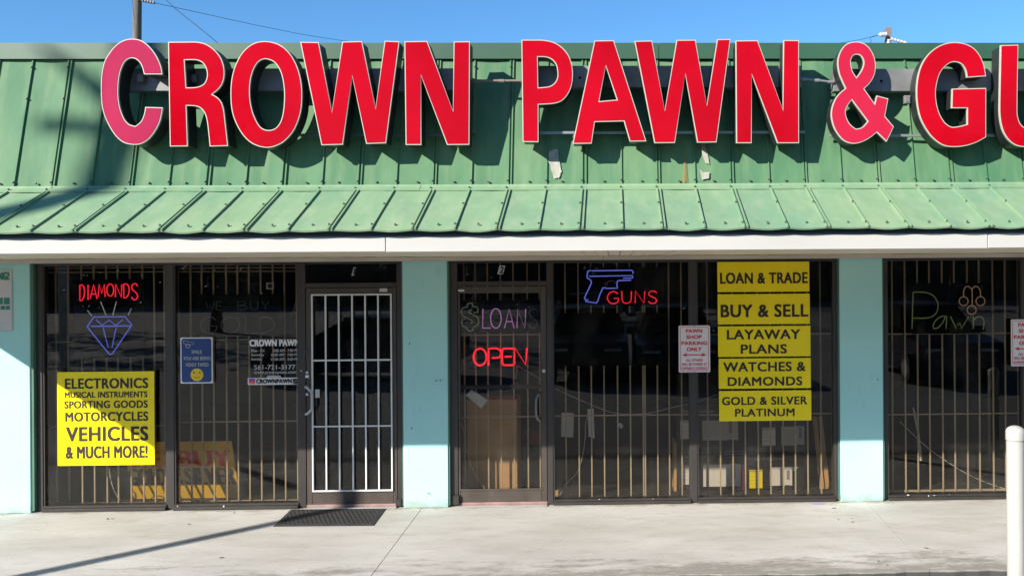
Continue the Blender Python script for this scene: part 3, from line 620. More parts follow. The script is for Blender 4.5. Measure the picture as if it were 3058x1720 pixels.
# ------------------------------------------------------------------ big channel letters on the roof
YL = 6.585 - D                                              # front plane of the letters
def cp(x0, pts): return [(x0 + x / 3.22, y / 3.22) for x, y in pts]
GL = [
 ('C', 'pinkred', 'faded pink channel letter C, first letter of the roof sign', [cp(0, [(1383,717),(1558,717),(1545,640),(1505,545),(1440,455),(1365,395),(1285,375),(1200,385),(1120,430),(1050,510),(1000,600),(975,715),(968,850),(975,1000),(1000,1110),(1050,1220),(1110,1310),(1180,1370),(1260,1392),(1340,1388),(1420,1345),(1490,1260),(1538,1160),(1562,1035),(1395,1030),(1383,1100),(1352,1170),(1300,1213),(1240,1195),(1190,1140),(1152,1040),(1134,920),(1137,790),(1157,680),(1197,595),(1250,562),(1310,575),(1357,630)])]),
 ('R', 'red', 'red channel letter R between the faded C and the O', [cp(0, [(1615,405),(1790,404),(1900,405),(1990,430),(2070,490),(2125,565),(2153,660),(2152,750),(2128,820),(2090,868),(2040,908),(2092,940),(2130,990),(2150,1060),(2165,1180),(2190,1405),(2015,1410),(2002,1280),(1990,1180),(1970,1100),(1935,1050),(1880,1024),(1790,1018),(1803,1408),(1632,1410)]), cp(0, [(1772,580),(1880,580),(1935,600),(1970,640),(1988,700),(1985,755),(1960,805),(1910,833),(1850,842),(1788,842)])]),
 ('O', 'red', 'red channel letter O, the only round closed letter on the roof', [cp(750, [(140,398),(270,430),(370,515),(440,640),(478,780),(488,920),(478,1060),(440,1190),(380,1295),(280,1385),(150,1422),(20,1390),(-70,1315),(-140,1205),(-185,1080),(-200,930),(-190,760),(-150,620),(-80,500),(20,420)]), cp(750, [(130,570),(210,595),(265,660),(300,760),(316,900),(309,1050),(285,1160),(235,1232),(160,1252),(92,1225),(42,1150),(5,1050),(-15,920),(-9,780),(20,672),(68,597)])]),
 ('W', 'red', 'red channel letter W of the first word, between O and N', [cp(750, [(470,405),(648,408),(775,1078),(875,403),(1065,398),(1195,1045),(1282,395),(1424,400),(1295,1378),(1105,1385),(970,733),(880,1392),(675,1398)])]),
 ('N', 'red', 'red channel letter N ending the first word, left of the wide gap', [cp(750, [(1473,400),(1692,397),(1940,1068),(1947,402),(2102,400),(2097,1393),(1883,1395),(1632,730),(1635,1395),(1485,1395)])]),
 ('P', 'red', 'red channel letter P, right of the wide gap in the roof sign', [cp(1500, [(183,385),(300,385),(400,387),(500,410),(580,462),(640,540),(672,640),(678,745),(660,845),(618,925),(560,978),(480,1000),(347,1008),(347,1368),(195,1366)]), cp(1500, [(340,550),(425,554),(485,585),(520,640),(530,735),(505,795),(450,832),(345,843)])]),
 ('A', 'red', 'red channel letter A with its triangular hole', [cp(1500, [(885,393),(1072,390),(1385,1360),(1225,1362),(1168,1168),(890,1175),(858,1382),(675,1384)]), cp(1500, [(995,640),(1100,960),(932,975)])]),
 ('W', 'red', 'red channel letter W of the second word, beside the A', [cp(1500, [(1270,397),(1440,393),(1562,1060),(1675,387),(1858,385),(1967,1012),(2065,380),(2195,378),(2060,1370),(1875,1372),(1760,718),(1660,1376),(1462,1378)])]),
 ('N', 'red', 'red channel letter N just left of the faded ampersand', [cp(2258, [(-198,393),(15,390),(258,1055),(262,388),(412,390),(413,1378),(205,1378),(-41,722),(-43,1378),(-191,1378)])]),
 ('&', 'pinkred2', 'faded pinkish ampersand on the roof, smaller than the letters', [cp(2258, [(960,403),(1040,420),(1100,475),(1140,560),(1150,650),(1135,730),(1095,800),(1040,855),(1140,998),(1160,920),(1272,950),(1240,1118),(1325,1220),(1255,1365),(1160,1275),(1090,1330),(1010,1370),(930,1383),(850,1360),(790,1300),(745,1220),(722,1120),(730,1030),(765,945),(810,890),(858,850),(825,780),(795,700),(783,600),(800,520),(840,450),(890,415)]), cp(2258, [(965,527),(1005,540),(1032,585),(1030,635),(1005,690),(965,745),(930,690),(912,625),(915,570),(935,537)]), cp(2258, [(920,965),(1072,1168),(1020,1225),(960,1240),(905,1195),(870,1130),(862,1060),(885,1010)])]),
 ('G', 'red', 'red channel letter G, right of the ampersand', [cp(2258, [(2028,748),(2015,680),(1985,630),(1940,603),(1880,602),(1820,640),(1770,705),(1740,800),(1728,900),(1740,1010),(1770,1105),(1820,1182),(1880,1220),(1950,1215),(2030,1195),(2030,1042),(1880,1042),(1885,855),(2213,848),(2212,1320),(2115,1373),(2010,1405),(1900,1415),(1800,1400),(1710,1340),(1640,1255),(1580,1140),(1550,1010),(1542,870),(1555,740),(1590,625),(1650,530),(1730,460),(1820,420),(1910,408),(2010,422),(2090,462),(2150,530),(2190,620),(2212,735)])]),
 ('U', 'red', 'red channel letter U cut off by the right edge of the photo', [cp(2258, [(2352,437),(2522,432),(2513,1080),(2530,1165),(2562,1213),(2600,1228),(2640,1218),(2672,1168),(2690,1090),(2685,430),(2855,427),(2858,1080),(2840,1220),(2790,1330),(2705,1397),(2600,1415),(2500,1400),(2430,1350),(2378,1270),(2350,1170),(2340,1050)])]),
]
def to_plane(p, Y): q = P(p[0], p[1], Y); return Vector((q.x, q.z))
for ch, m, label, outs in GL:
    loops = []
    for k, o in enumerate(outs):
        w = [to_plane(p, YL) for p in smooth_path(o)]
        if (area(w) > 0) != (k == 0): w.reverse()          # outline anticlockwise, holes clockwise
        loops.append(w)
    xs = [p.x for p in loops[0]]; zs = [p.y for p in loops[0]]
    t = thing('channel_letter', ((min(xs) + max(xs)) / 2, YL, min(zs)), label, 'sign letter', 'channel letters of the roof sign')
    b = B(); add_filled(b, filled([inset(l, 0.004) for l in loops], 0.145), YL + 0.02 + 0.0725); b.build('letter_return', 'return', t)
    b = B(); add_filled(b, filled(loops, 0.020), YL + 0.012); b.build('trim_cap', 'cream', t)
    b = B(); add_filled(b, filled([inset(l, 0.0068) for l in loops], 0.012), YL + 0.0055); b.build('letter_face', m, t)
def raceway(x0, x1, y0, y1, label, endcap=False):
    Y0 = YL + 0.167; a, c, z0, z1 = rect(x0, y0, x1, y1, Y0)
    t = thing('sign_raceway', ((a + c) / 2, Y0, z0), label, 'raceway', 'metal raceways behind the roof letters')
    b = B(); b.bbox(a, c, Y0, Y0 + 0.085, z0, z1, .003)
    n = max(2, int((c - a) / 0.9))
    b.build('box', 'raceway', t)
    for i in range(n):
        h = B(); p = Vector((a + (c - a) * (i + .35) / n, Y0, z0 + (z1 - z0) * .45)); h.tube([p + Vector((0, .01, 0)), p + Vector((0, -.001, 0))], .011, 10); h.build('bolt_hole', 'black', t)
    for i in range(n):
        p = a + (c - a) * (i + .5) / n; br = B()
        br.box(p - .02, p + .02, Y0 + .085, Y0 + .13, z1 - .05, z1 - .02); br.build('bracket', 'raceway', t)
    a2, c2, q0, q1 = rect(x0 - 10, y0 + 192, x1 + 16, y0 + 200, YL + .122)
    r = B(); r.bbox(a2, c2, YL + .166, YL + .180, q0, q1, .002); r.build('lower_rail', 'rail_dark' if x0 < 1500 else 'rail', t)
    for i in range(n + 1):
        p = a2 + .05 + (c2 - a2 - .1) * i / n; br = B(); br.box(p - .012, p + .012, YL + .14, YL + .20, q0, q0 + .012); br.build('bracket', 'rail', t)
    return t
raceway(372, 1402, 205, 272, 'dark grey metal raceway behind the first word of the roof sign')
raceway(1590, 2392, 197, 262, 'dark grey metal raceway behind the second word of the roof sign')
raceway(2489, 3300, 206, 273, 'grey metal raceway behind the ampersand and G, round hole showing')
for (x0, y0, x1, y1, lab, m, r) in ((1404, 244, 1592, 242, 'thin brown conduit crossing the gap between the two words of the roof sign', 'pipe', .010), (2388, 236, 2491, 247, 'thin grey conduit linking the last N to the ampersand raceway', 'rail', .010)):
    b = B(); a, c = P(x0, y0, YL + .16), P(x1, y1, YL + .16)
    pts = [a, a + (c - a) * .12 + Vector((0, 0, .004)), a + (c - a) * .9, c]; b.tube(pts, r, 10)
    for k in (.12, .5, .9): q = a + (c - a) * k; b.tube([q - Vector((.02, 0, 0)), q + Vector((.02, 0, 0))], r * 1.45, 10)
    tag(b.build('conduit', m), lab, 'conduit')
for (px, py) in ((1115, 300), (425, 236), (582, 238), (2706, 300)):   # little junction boxes under the raceway
    a, c, z0, z1 = rect(px - 9, py - 12, px + 9, py + 12, YL + .15)
    b = B(); b.bbox(a, c, YL + .112, YL + .15, z0, z1, .004); b.box(a + .008, c - .008, YL + .108, YL + .1135, z0 + .012, z1 - .012)
    tag(b.build('junction_box', 'raceway'), {1115: 'small junction box in the shadow below the first W', 425: 'small junction box inside the opening of the faded C', 582: 'small junction box inside the upper hole of the R', 2706: 'small square junction box between the ampersand and the G'}[px], 'junction box')

# ------------------------------------------------------------------ yellow signs
def panel_sign(name, x0, y0, x1, y1, lines, label, cat='sign', group=None, Y=-0.022, th=0.006, m='yellow', ink='ink', off=0.045):
    a, c, z0, z1 = rect(x0, y0, x1, y1, Y)
    t = thing(name, ((a + c) / 2, Y, z0), label, cat, group)
    b = B(); b.bbox(a, c, Y, Y + th, z0, z1, .0015); b.build('panel', m, t)
    for s, lx0, ly0, lx1, ly1 in lines:
        w = B(); write(w, s, lx0, ly0, lx1, ly1, Y - .0012, off * .8, space=1.08); w.build('lettering', ink, t)
    return t
panel_sign('yellow_sign', 171, 1109.5, 461, 1389, [('ELECTRONICS', 194, 1129, 442.5, 1160), ('MUSICAL INSTRUMENTS', 193, 1169, 440, 1187), ('SPORTING GOODS', 192, 1196, 441, 1218.5),
    ('MOTORCYCLES', 195, 1229.5, 442.5, 1257.5), ('VEHICLES', 197, 1273, 443, 1317), ('& MUCH MORE!', 196, 1331, 441, 1368)], 'large square yellow sign of six text lines, lower left window, half in sun')
YS = [(783.7, 779.8, 869.3, 873.4, 2142.5, 2417), (879.8, 875.6, 965.4, 970, 2143.5, 2418.5), (975.8, 971.4, 1062, 1066.7, 2144.5, 2420.5), (1072, 1067.5, 1157.5, 1161.5, 2146.5, 2421.5), (1168, 1164, 1254, 1258, 2147.5, 2423)]
TX = [[('LOAN & TRADE', 2150, 813.5, 2412, 847)], [('BUY & SELL', 2152, 908.5, 2414, 947)], [('LAYAWAY', 2170.5, 984, 2390, 1013), ('PLANS', 2212, 1028, 2350, 1056)],
      [('WATCHES &', 2159.5, 1080.5, 2406, 1109), ('DIAMONDS', 2173, 1125, 2396, 1151.5)], [('GOLD & SILVER', 2156, 1184, 2411, 1208.5), ('PLATINUM', 2195, 1219.5, 2373, 1243)]]
LB = ['yellow one-line sign LOAN & TRADE, topmost of the window stack', 'yellow one-line sign BUY & SELL, second in the window stack', 'yellow two-line sign LAYAWAY PLANS, middle of the window stack', 'yellow sign WATCHES & DIAMONDS, fourth in the window stack', 'yellow sign GOLD & SILVER PLATINUM, lowest of the window stack']
for (a, e, f, g, x0, x1), tx, lb in zip(YS, TX, LB):
    panel_sign('yellow_sign', x0, (a + e) / 2, x1, (f + g) / 2, tx, lb, group='yellow signs stacked in the window')
# ------------------------------------------------------------------ small metal signs
def rounded(a, c, z0, z1, r, n=5):
    out = []
    for cx, cz, s in ((c - r, z1 - r, 0), (a + r, z1 - r, 1), (a + r, z0 + r, 2), (c - r, z0 + r, 3)):
        for k in range(n + 1): q = pi / 2 * (s + k / n); out.append(Vector((cx + r * cos(q), cz + r * sin(q))))
    return out
def plate(name, a, c, z0, z1, Y, r, m, parent, th=.004):
    b = B(); add_filled(b, filled([rounded(a, c, z0, z1, r)], th), Y + th / 2); return b.build(name, m, parent)
def ring(name, a, c, z0, z1, Y, r, w, m, parent):
    b = B(); o = rounded(a, c, z0, z1, r); i = list(reversed(inset(o, w))); add_filled(b, filled([o, i], .0012), Y); return b.build(name, m, parent)
def parking_sign(dx, dy, label):
    Y = -0.030; a, c, z0, z1 = rect(2026.8 + dx, 972 + dy, 2120.6 + dx, 1111.5 + dy, Y)
    t = thing('parking_sign', ((a + c) / 2, Y, z0), label, 'sign', 'parking signs on the window posts')
    plate('panel', a, c, z0, z1, Y, .012, 'signwhite', t, .003)
    i = .014; ring('border', a + i, c - i, z0 + i, z1 - i, Y - .001, .012, .0045, 'signred', t)
    for s, x0, y0, x1, y1, o in (('PAWN', 2048, 982.5, 2097.5, 994, .05), ('SHOP', 2049.5, 1000.5, 2096, 1012, .05), ('PARKING', 2035, 1019, 2112, 1030.3, .05), ('ONLY', 2051, 1037, 2095.5, 1048.7, .05),
                              ('ALL OTHERS', 2048.5, 1071.5, 2099, 1079.3, .02), ('WILL BE TOWED AT', 2035.3, 1083.5, 2112, 1092, .02), ("OWNER'S EXPENSE", 2035, 1095.5, 2112, 1104, .02)):
        w = B(); write(w, s, x0 + dx, y0 + dy, x1 + dx, y1 + dy, Y - .001, o); w.build('lettering', 'signred', t)
    ax0, ax1, az0, az1 = rect(2037 + dx, 1053.5 + dy, 2110 + dx, 1065.5 + dy, Y); zm = (az0 + az1) / 2; h = (az1 - az0) / 2; L = .052; w = h * .25
    b = B(); pts = [(ax0, zm), (ax0 + L, zm + h), (ax0 + L * .8, zm + w), (ax1 - L * .8, zm + w), (ax1 - L, zm + h), (ax1, zm), (ax1 - L, zm - h), (ax1 - L * .8, zm - w), (ax0 + L * .8, zm - w), (ax0 + L, zm - h)]
    pts = [Vector(p) for p in pts]; add_filled(b, filled([pts], .0012), Y - .001); b.build('arrow', 'signred', t)
    for z in (z0 + .007, z1 - .007):
        b = B(); b.tube([((a + c) / 2, Y + .002, z), ((a + c) / 2, Y - .004, z)], .004, 8); b.build('bolt', 'gap', t)
parking_sign(0, 0, 'white and red parking sign, whole, on the post beside the yellow stack')
parking_sign(992.5, -18.5, 'white and red parking sign cut by the right edge, above the bollard')
# blue sign with a smiling face
Y = -0.006; a, c, z0, z1 = rect(539, 1007.5, 635, 1144.5, Y)
t = thing('blue_sign', ((a + c) / 2, Y, z0), 'small blue sign with white border and yellow smiling face', 'sign')
plate('panel', a, c, z0, z1, Y, .004, 'white', t, .004); plate('field', a + .011, c - .011, z0 + .011, z1 - .011, Y - .0015, .022, 'blue', t, .002)
for s, x0, y0, x1, y1 in (('SMILE', 572, 1045.5, 602.5, 1056), ('YOU ARE BEING', 547.5, 1064.5, 629, 1075), ('VIDEO TAPED', 554, 1083.5, 623, 1094)):
    w = B(); write(w, s, x0, y0, x1, y1, Y - .003, .015); w.build('lettering', 'vinylgrey', t)
p = P(588.6, 1118.6, Y); b = B(); b.tube([p + Vector((0, .0, 0)), p + Vector((0, -.0035, 0))], .0615, 28); f = b.build('smiling_face', 'smile', t)
b = B()
for s in (-1, 1): b.tube([p + Vector((s * .0275, -.003, .021)), p + Vector((s * .0275, -.0048, .021))], .0075, 10)
b.build('eye', 'ink', f)
b = B(); b.tube([p + Vector((.036 * sin(q), -.0042, -.036 * cos(q) + .004)) for q in [k * .14 - .84 for k in range(13)]], .0022, 6); b.build('mouth', 'ink', f)
b = B(); cq = [(356, 968), (358, 1000), (385, 1012), (430, 1012), (462, 1008), (468, 985), (440, 985), (356, 968)]
b.tube([P(450 + x / 3.622, 750 + y / 3.622, Y - .003) for x, y in cq], .0022, 6)
b.tube([P(450 + (403 + 23 * cos(q)) / 3.622, 750 + (1025 + 20 * sin(q)) / 3.622, Y - .003) for q in [k * .5 for k in range(13)]], .003, 6)
b.build('camera_symbol', 'vinylgrey', t)
# opening hours lettered on the glass
Y = YG - 0.0015
a, c, z0, z1 = rect(744, 1013, 893, 1130, Y)
t = thing('hours_decal', ((a + c) / 2, Y, z0), 'white vinyl opening hours and phone number lettered on the glass left of door one', 'decal')
k_ = lambda x, y: (450 + x / 3.622, 750 + y / 3.622)
for s, x0, y0, x1, y1, o in (('CROWN PAWN', 1068, 955, 1612, 1028, .05), ('Mon - Fri', 1088, 1058, 1228, 1092, .02), ('9:00 AM - 7:00 PM', 1322, 1058, 1598, 1089, .02), ('Saturday', 1088, 1105, 1227, 1142, .02), ('10:00 AM - 7:00 PM', 1303, 1105, 1598, 1135, .02),
                          ('Sunday', 1088, 1152, 1208, 1188, .02), ('11:00 AM - 5:00 PM', 1303, 1152, 1600, 1182, .02), ('561-721-3177', 1118, 1228, 1565, 1280, .02), ('www.crownpawn.com', 1118, 1300, 1572, 1336, .01)):
    w = B(); write(w, s, *k_(x0, y0), *k_(x1, y1), Y, o); w.build('lettering', 'white' if o > .04 else 'vinylgrey', t)
Y = YG - 0.004; a, c, z0, z1 = rect(*k_(1050, 1368), *k_(1608, 1443), Y)
t = thing('social_sticker', ((a + c) / 2, Y, z0), 'white edged sticker with square camera emblem below the opening hours', 'sticker')
plate('panel', a, c, z0, z1, Y, .006, 'white', t, .002)
q0, q1, q2, q3 = rect(*k_(1262, 1346), *k_(1405, 1372), Y); plate('tab', q0, q1, q2, q3, Y + .0005, .006, 'white', t, .002)
w = B(); write(w, 'FOLLOW US @', *k_(1270, 1351), *k_(1398, 1367), Y - .0015, .03); w.build('lettering', 'ink', t)
w = B(); write(w, 'CROWNPAWN', *k_(1140, 1380), *k_(1528, 1430), Y - .0015, .06); w.build('lettering', 'ink', t)
def emblem():
    m, nt, b = nodes_of('emblem_gradient'); g = nt.nodes.new('ShaderNodeTexCoord'); sp = nt.nodes.new('ShaderNodeSeparateXYZ'); nt.links.new(g.outputs['Generated'], sp.inputs[0])
    r = nt.nodes.new('ShaderNodeValToRGB'); nt.links.new(sp.outputs['Z'], r.inputs[0]); e = r.color_ramp.elements
    e[0].color = (.75, .25, .04, 1); e[1].color = (.12, .04, .45, 1); n = e.new(.45); n.color = (.6, .02, .12, 1)
    nt.links.new(r.outputs[0], b.inputs['Base Color']); return m
M['emblem'] = emblem()
q0, q1, q2, q3 = rect(*k_(1062, 1377), *k_(1130, 1436), Y); em = plate('emblem', q0, q1, q2, q3, Y - .001, .004, 'emblem', t, .001)
b = B(); b.tube([((q0 + q1) / 2 + .0055 * cos(k), Y - .002, (q2 + q3) / 2 + .0048 * sin(k)) for k in [j * .4 for j in range(16)]], .0009, 5); b.build('emblem_ring', 'white', em)
q0, q1, q2, q3 = rect(*k_(1537, 1376), *k_(1602, 1438), Y); b = B(); pts = [Vector(p) for p in ((q0, q3), (q0, q2 + .006), ((q0 + q1) / 2, q2), (q1, q2 + .006), (q1, q3))]; add_filled(b, filled([pts], .001), Y - .001); sh = b.build('shield', 'acbox', t)
b = B(); b.tube([(q0 + .003, Y - .002, q2 + .007), ((q0 + q1) / 2, Y - .002, (q2 + q3) / 2 + .002), (q1 - .003, Y - .002, q3 - .004)], .0012, 5); b.build('shield_mark', 'vinylgrey', sh)
# unit numbers on the transoms
for s, x0, y0, x1, y1, lab in (('1', 1049.5, 798.5, 1064, 823, 'slanted number 1 decal on the glass above the barred door'), ('2', 1485, 793.5, 1509, 819, 'slanted number 2 decal on the glass above the LOANS door')):
    Y = YG - .002; a, c, z0, z1 = rect(x0, y0, x1, y1, Y); sh = .022
    t = thing('number_decal', ((a + c) / 2, Y, z0), lab, 'decal', 'unit numbers over the doors')
    b = B(); b.add([(a, Y, z0), (c - sh, Y, z0), (c, Y, z1), (a + sh, Y, z1)], [(0, 1, 2, 3)]); b.build('backing', 'vinylgrey', t)
    w = B(); write(w, s, x0 + (4.5 if s == '1' else 6), y0 + 2.5, x1 - (4.5 if s == '1' else 7), y1 - 2.5, Y - .001, .05, shear=.22); w.build('numeral', 'ink', t)
# half hidden sign on the left pier
Y = YP - .008; a, c, z0, z1 = rect(-78, 806, 36.5, 989, Y)
t = thing('warning_sign', ((a + c) / 2, Y, z0), 'grey sign with green print, cut by the left edge, on the teal pier', 'sign')
plate('panel', a, c, z0, z1, Y, .014, 'signgrey', t, .004); ring('border', a + .005, c - .005, z0 + .005, z1 - .005, Y - .001, .012, .002, 'vinylgrey', t)
w = B(); write(w, 'WARNING!', -72, 812.5, 28.5, 837, Y - .0012, .07); w.build('lettering', 'signgreen', t)
for (y0, y1, n) in ((889, 909, 5), (913, 925, 7)):
    b = B()
    for k in range(n):
        q = rect(-70 + k * 102 / n, y0, -70 + (k + .86) * 102 / n, y1, Y); b.box(q[0], q[1], Y - .0012, Y, q[2], q[3])
    b.build('green_block', 'signgreen', t)
q = rect(-70, 963, 29, 980, Y); ring('box_outline', q[0], q[1], q[2], q[3], Y - .001, .008, .002, 'vinylgrey', t)

# ------------------------------------------------------------------ security grilles behind the glass
def grille(bars, rails, ytop, ybot, x0, x1, label, gaps=()):
    t = thing('security_grille', (X((x0 + x1) / 2, 1300, YB), YB, 0.0), label, 'security grille', 'tan security grilles behind the glass')
    r = .0068
    for q in bars:
        xb = X(sum(q) / 2 if isinstance(q, tuple) else q, 1250, YB)
        p1, p0 = Vector((xb, YB, Z(q if not isinstance(q, tuple) else q[0], ytop, YB))), Vector((xb + random.uniform(-.003, .003), YB, .022))
        b = B(); w = random.uniform(-.0012, .0012)
        b.add([(p.x + dx * r, YB + dy * r + w, p.z) for p in (p0, p1) for dx, dy in ((-1, -1), (1, -1), (1, 1), (-1, 1))], [(0, 1, 5, 4), (1, 2, 6, 5), (2, 3, 7, 6), (3, 0, 4, 7), (3, 2, 1, 0), (4, 5, 6, 7)])
        b.build('bar', 'tan_bar', t)
    for py, h in rails:
        z = Z((x0 + x1) / 2, py, YB); b = B(); b.box(X(x0, py, YB), X(x1, py, YB), YB + .0075, YB + .021, max(.012, z - h), z + h); b.build('rail', 'tan_bar', t)
grille([131, (167, 172), (204, 209), 246, 283, 320, 354, 391, 428, 463, (490, 497)], [(800, .005), (813, .005), (1020, .006), (1273, .006), (1504, .010)], 790, 1506, 112, 508, 'grille behind the window with the diamond neon and big yellow sign')
grille([534, 572, 605.5, 640, 678, 712, 746, 781, 817, 852, 888], [(800, .005), (811, .005), (1014, .006), (1259, .006), (1497, .010)], 788, 1500, 520, 905, 'grille behind the window with the blue smiling sign')
grille([1388.5, 1422, 1458, 1497, 1535, 1577, 1613], [(1000, .006), (1245, .006), (1487, .010)], 786, 1490, 1362, 1640, 'grille behind the door with the OPEN neon')
grille([1653, 1690, 1729, 1767, 1805, 1845, 1882.5, 1921, 1927, 1964, 1999, 2036], [(1240, .006), (1487, .010)], 784, 1489, 1645, 2068, 'grille behind the window with the blue pistol neon')
grille([2113.5, 2151, 2188.5, 2226, 2263, 2301, 2338, 2375, 2412, 2451, 2485], [(998, .006), (1237, .006), (1480, .010)], 780, 1482, 2078, 2500, 'grille behind the window with the stacked yellow signs')
grille([2666, 2703.5, 2741, 2777, 2815, 2851, 2890, 2925.5, 2966, 3003, 3042], [(996, .006), (1236, .006), (1464, .010)], 776, 1467, 2650, 3064, 'grille behind the rightmost window beside the bollard')
grille([3085 + 37.5 * k for k in range(12)], [(996, .006), (1232, .006), (1459, .010)], 774, 1461, 3070, 3510, 'grille behind the window beyond the right edge')
# ------------------------------------------------------------------ neon signs hanging inside the glass
YN = 0.14
ST = {'O': [(.5 + .5 * sin(k * pi / 8), .5 - .5 * cos(k * pi / 8)) for k in range(16)] + [(.5, 0)]}
STROKES = {
 'O': [ST['O']], 'D': [[(0, .02), (0, 1), (.45, .98), (.85, .75), (1, .45), (.85, .15), (.5, .0), (0, .02)]], 'I': [[(.5, 0), (.5, 1)]],
 'A': [[(0, 1), (.5, 0), (1, 1)], [(.22, .66), (.78, .66)]], 'M': [[(0, 1), (.12, 0), (.5, .7), (.88, 0), (1, 1)]], 'N': [[(0, 1), (.04, 0), (.9, 1), (1, 0)]],
 'S': [[(.95, .16), (.78, .03), (.5, 0), (.2, .05), (.05, .2), (.15, .36), (.5, .48), (.85, .62), (.97, .8), (.8, .95), (.5, 1), (.2, .96), (.03, .82)]],
 'L': [[(.04, 0), (0, 1), (1, 1)]], 'G': [[(.95, .2), (.75, .04), (.48, 0), (.2, .12), (0, .48), (.14, .85), (.45, 1), (.8, .95), (.98, .78), (1, .56), (.58, .56)]],
 'U': [[(0, 0), (.04, .7), (.2, .94), (.5, 1), (.8, .94), (.97, .7), (1, 0)]], 'W': [[(0, 0), (.25, 1), (.5, .35), (.75, 1), (1, 0)]],
 'E': [[(1, .02), (.15, .02), (0, .1), (0, .9), (.15, 1), (1, 1)], [(.22, .5), (.85, .5)]], 'P': [[(0, 1), (0, .03), (.6, 0), (.95, .12), (1, .35), (.85, .53), (.25, .56)]],
 'B': [[(0, 0), (0, 1), (.7, .98), (1, .8), (.9, .55), (.1, .48)], [(.1, .48), (.75, .4), (.85, .15), (.6, 0), (0, 0)]], 'Y': [[(0, 0), (.5, .5), (1, 0)], [(.5, .5), (.5, 1)]]}
def tubes(name, paths, m, parent, r, Y=YN, x0=0, y0=0, sc=1.0, smooth=True, closed=False):
    b = B()
    for p in paths:
        q = smooth_path(p, False, 62, 3) if smooth and len(p) > 2 else [Vector(v) for v in p]
        b.tube([P(x0 + v.x / sc, y0 + v.y / sc, Y) for v in q], r, 8)
    return b.build(name, m, parent)
def letters(spec, m, parent, r, x0, y0, sc, Y=YN):
    for ch, a, c, e, f in spec:
        tubes('neon_letter', [[(a + u * (c - a), e + v * (f - e)) for u, v in s] for s in STROKES[ch]], m, parent, r, Y, x0, y0, sc)
def backing(parent, x0, y0, x1, y1, Y=YN + .03, m='black', name='backing_panel'):
    a, c, z0, z1 = rect(x0, y0, x1, y1, Y); b = B(); b.bbox(a, c, Y, Y + .012, z0, z1, .003); return b.build(name, m, parent)
def neon(x, y, label): p = P(x, y, YN); return thing('neon_sign', p, label, 'neon sign')
t = neon(330, 1065, 'neon sign with red DIAMONDS lettering over a blue diamond outline')
backing(t, 218, 835, 432, 1068)
letters([('D', 864, 915, 365, 535), ('I', 940, 965, 365, 526), ('A', 975, 1050, 364, 516), ('M', 1062, 1138, 362, 495), ('O', 1155, 1230, 355, 485), ('N', 1248, 1318, 358, 498), ('D', 1338, 1398, 355, 504), ('S', 1422, 1490, 352, 526)], 'neon_red2', t, .0058, 0, 750, 3.622)
tubes('diamond_outline', [[(945, 812), (1015, 712), (1350, 708), (1425, 794), (1410, 822), (1215, 1108), (1195, 1118), (1175, 1105), (952, 830), (945, 805)], [(985, 812), (1410, 808)]], 'neon_blue', t, .0062, YN, 0, 750, 3.622, False)
tubes('diamond_facet', [[(1040, 742), (1105, 800), (1180, 745), (1250, 800), (1330, 740)], [(1115, 828), (1170, 1042)], [(1255, 828), (1212, 1042)]], 'neon_blue', t, .0045, YN, 0, 750, 3.622, False)
tubes('ray', [[(945, 640), (995, 702)], [(1088, 545), (1145, 690)], [(1258, 548), (1220, 692)], [(1420, 620), (1387, 690)]], 'neon_pale', t, .0045, YN, 0, 750, 3.622, False)
t = neon(710, 1000, 'unlit grey neon sign spelling GOLD above the opening hours')
backing(t, 575, 880, 845, 1003)
letters([('G', 537, 715, 712, 885), ('O', 762, 962, 712, 885), ('L', 1025, 1168, 712, 885), ('D', 1182, 1340, 716, 884)], 'neon_off', t, .0055, 450, 750, 3.622)
letters([('W', 600, 690, 545, 635), ('E', 710, 770, 545, 635), ('B', 940, 1040, 545, 635), ('U', 1080, 1160, 545, 635), ('Y', 1200, 1280, 545, 635)], 'neon_off', t, .0035, 450, 750, 3.622)
t = neon(1490, 990, 'neon sign with a green dollar outline and violet LOANS, last letter unlit')
backing(t, 1372, 897, 1612, 993)
tubes('dollar_outline', [[(345, 604), (300, 615), (278, 650), (290, 692), (340, 722), (390, 745), (402, 765), (385, 780)], [(390, 632), (367, 642), (372, 668), (440, 702), (468, 742), (462, 792), (412, 826), (405, 855), (375, 864), (346, 850), (338, 826), (300, 812), (285, 776), (290, 738), (325, 738)], [(345, 604), (352, 570), (375, 562), (396, 565), (408, 598), (445, 603), (462, 632), (455, 664), (415, 662)]], 'neon_green', t, .0058, YN, 1300, 750, 3.622)
letters([('L', 512, 600, 622, 831), ('O', 598, 712, 620, 832), ('A', 748, 852, 624, 831), ('N', 884, 978, 626, 830)], 'neon_violet', t, .0052, 1300, 750, 3.622)
letters([('S', 1010, 1105, 622, 832)], 'neon_off', t, .0052, 1300, 750, 3.622)
t = neon(1495, 1092, 'bright red OPEN neon sign in the door')
letters([('O', 414, 553, 1052, 1235), ('P', 577, 708, 1050, 1235), ('E', 725, 842, 1050, 1230), ('N', 855, 990, 1045, 1226)], 'neon_red', t, .0088, 1300, 750, 3.622, YN - .04)
b = B()
for q in ((600, 1150), (800, 1228)):
    p = P(1300 + q[0] / 3.622, 750 + q[1] / 3.622, YN - .03); b.tube([p, p + Vector((0, .08, 0))], .005, 6)
b.build('tube_support', 'black', t)
t = neon(1850, 905, 'neon sign with a blue pistol outline and red GUNS lettering')
backing(t, 1737, 800, 1985, 912)
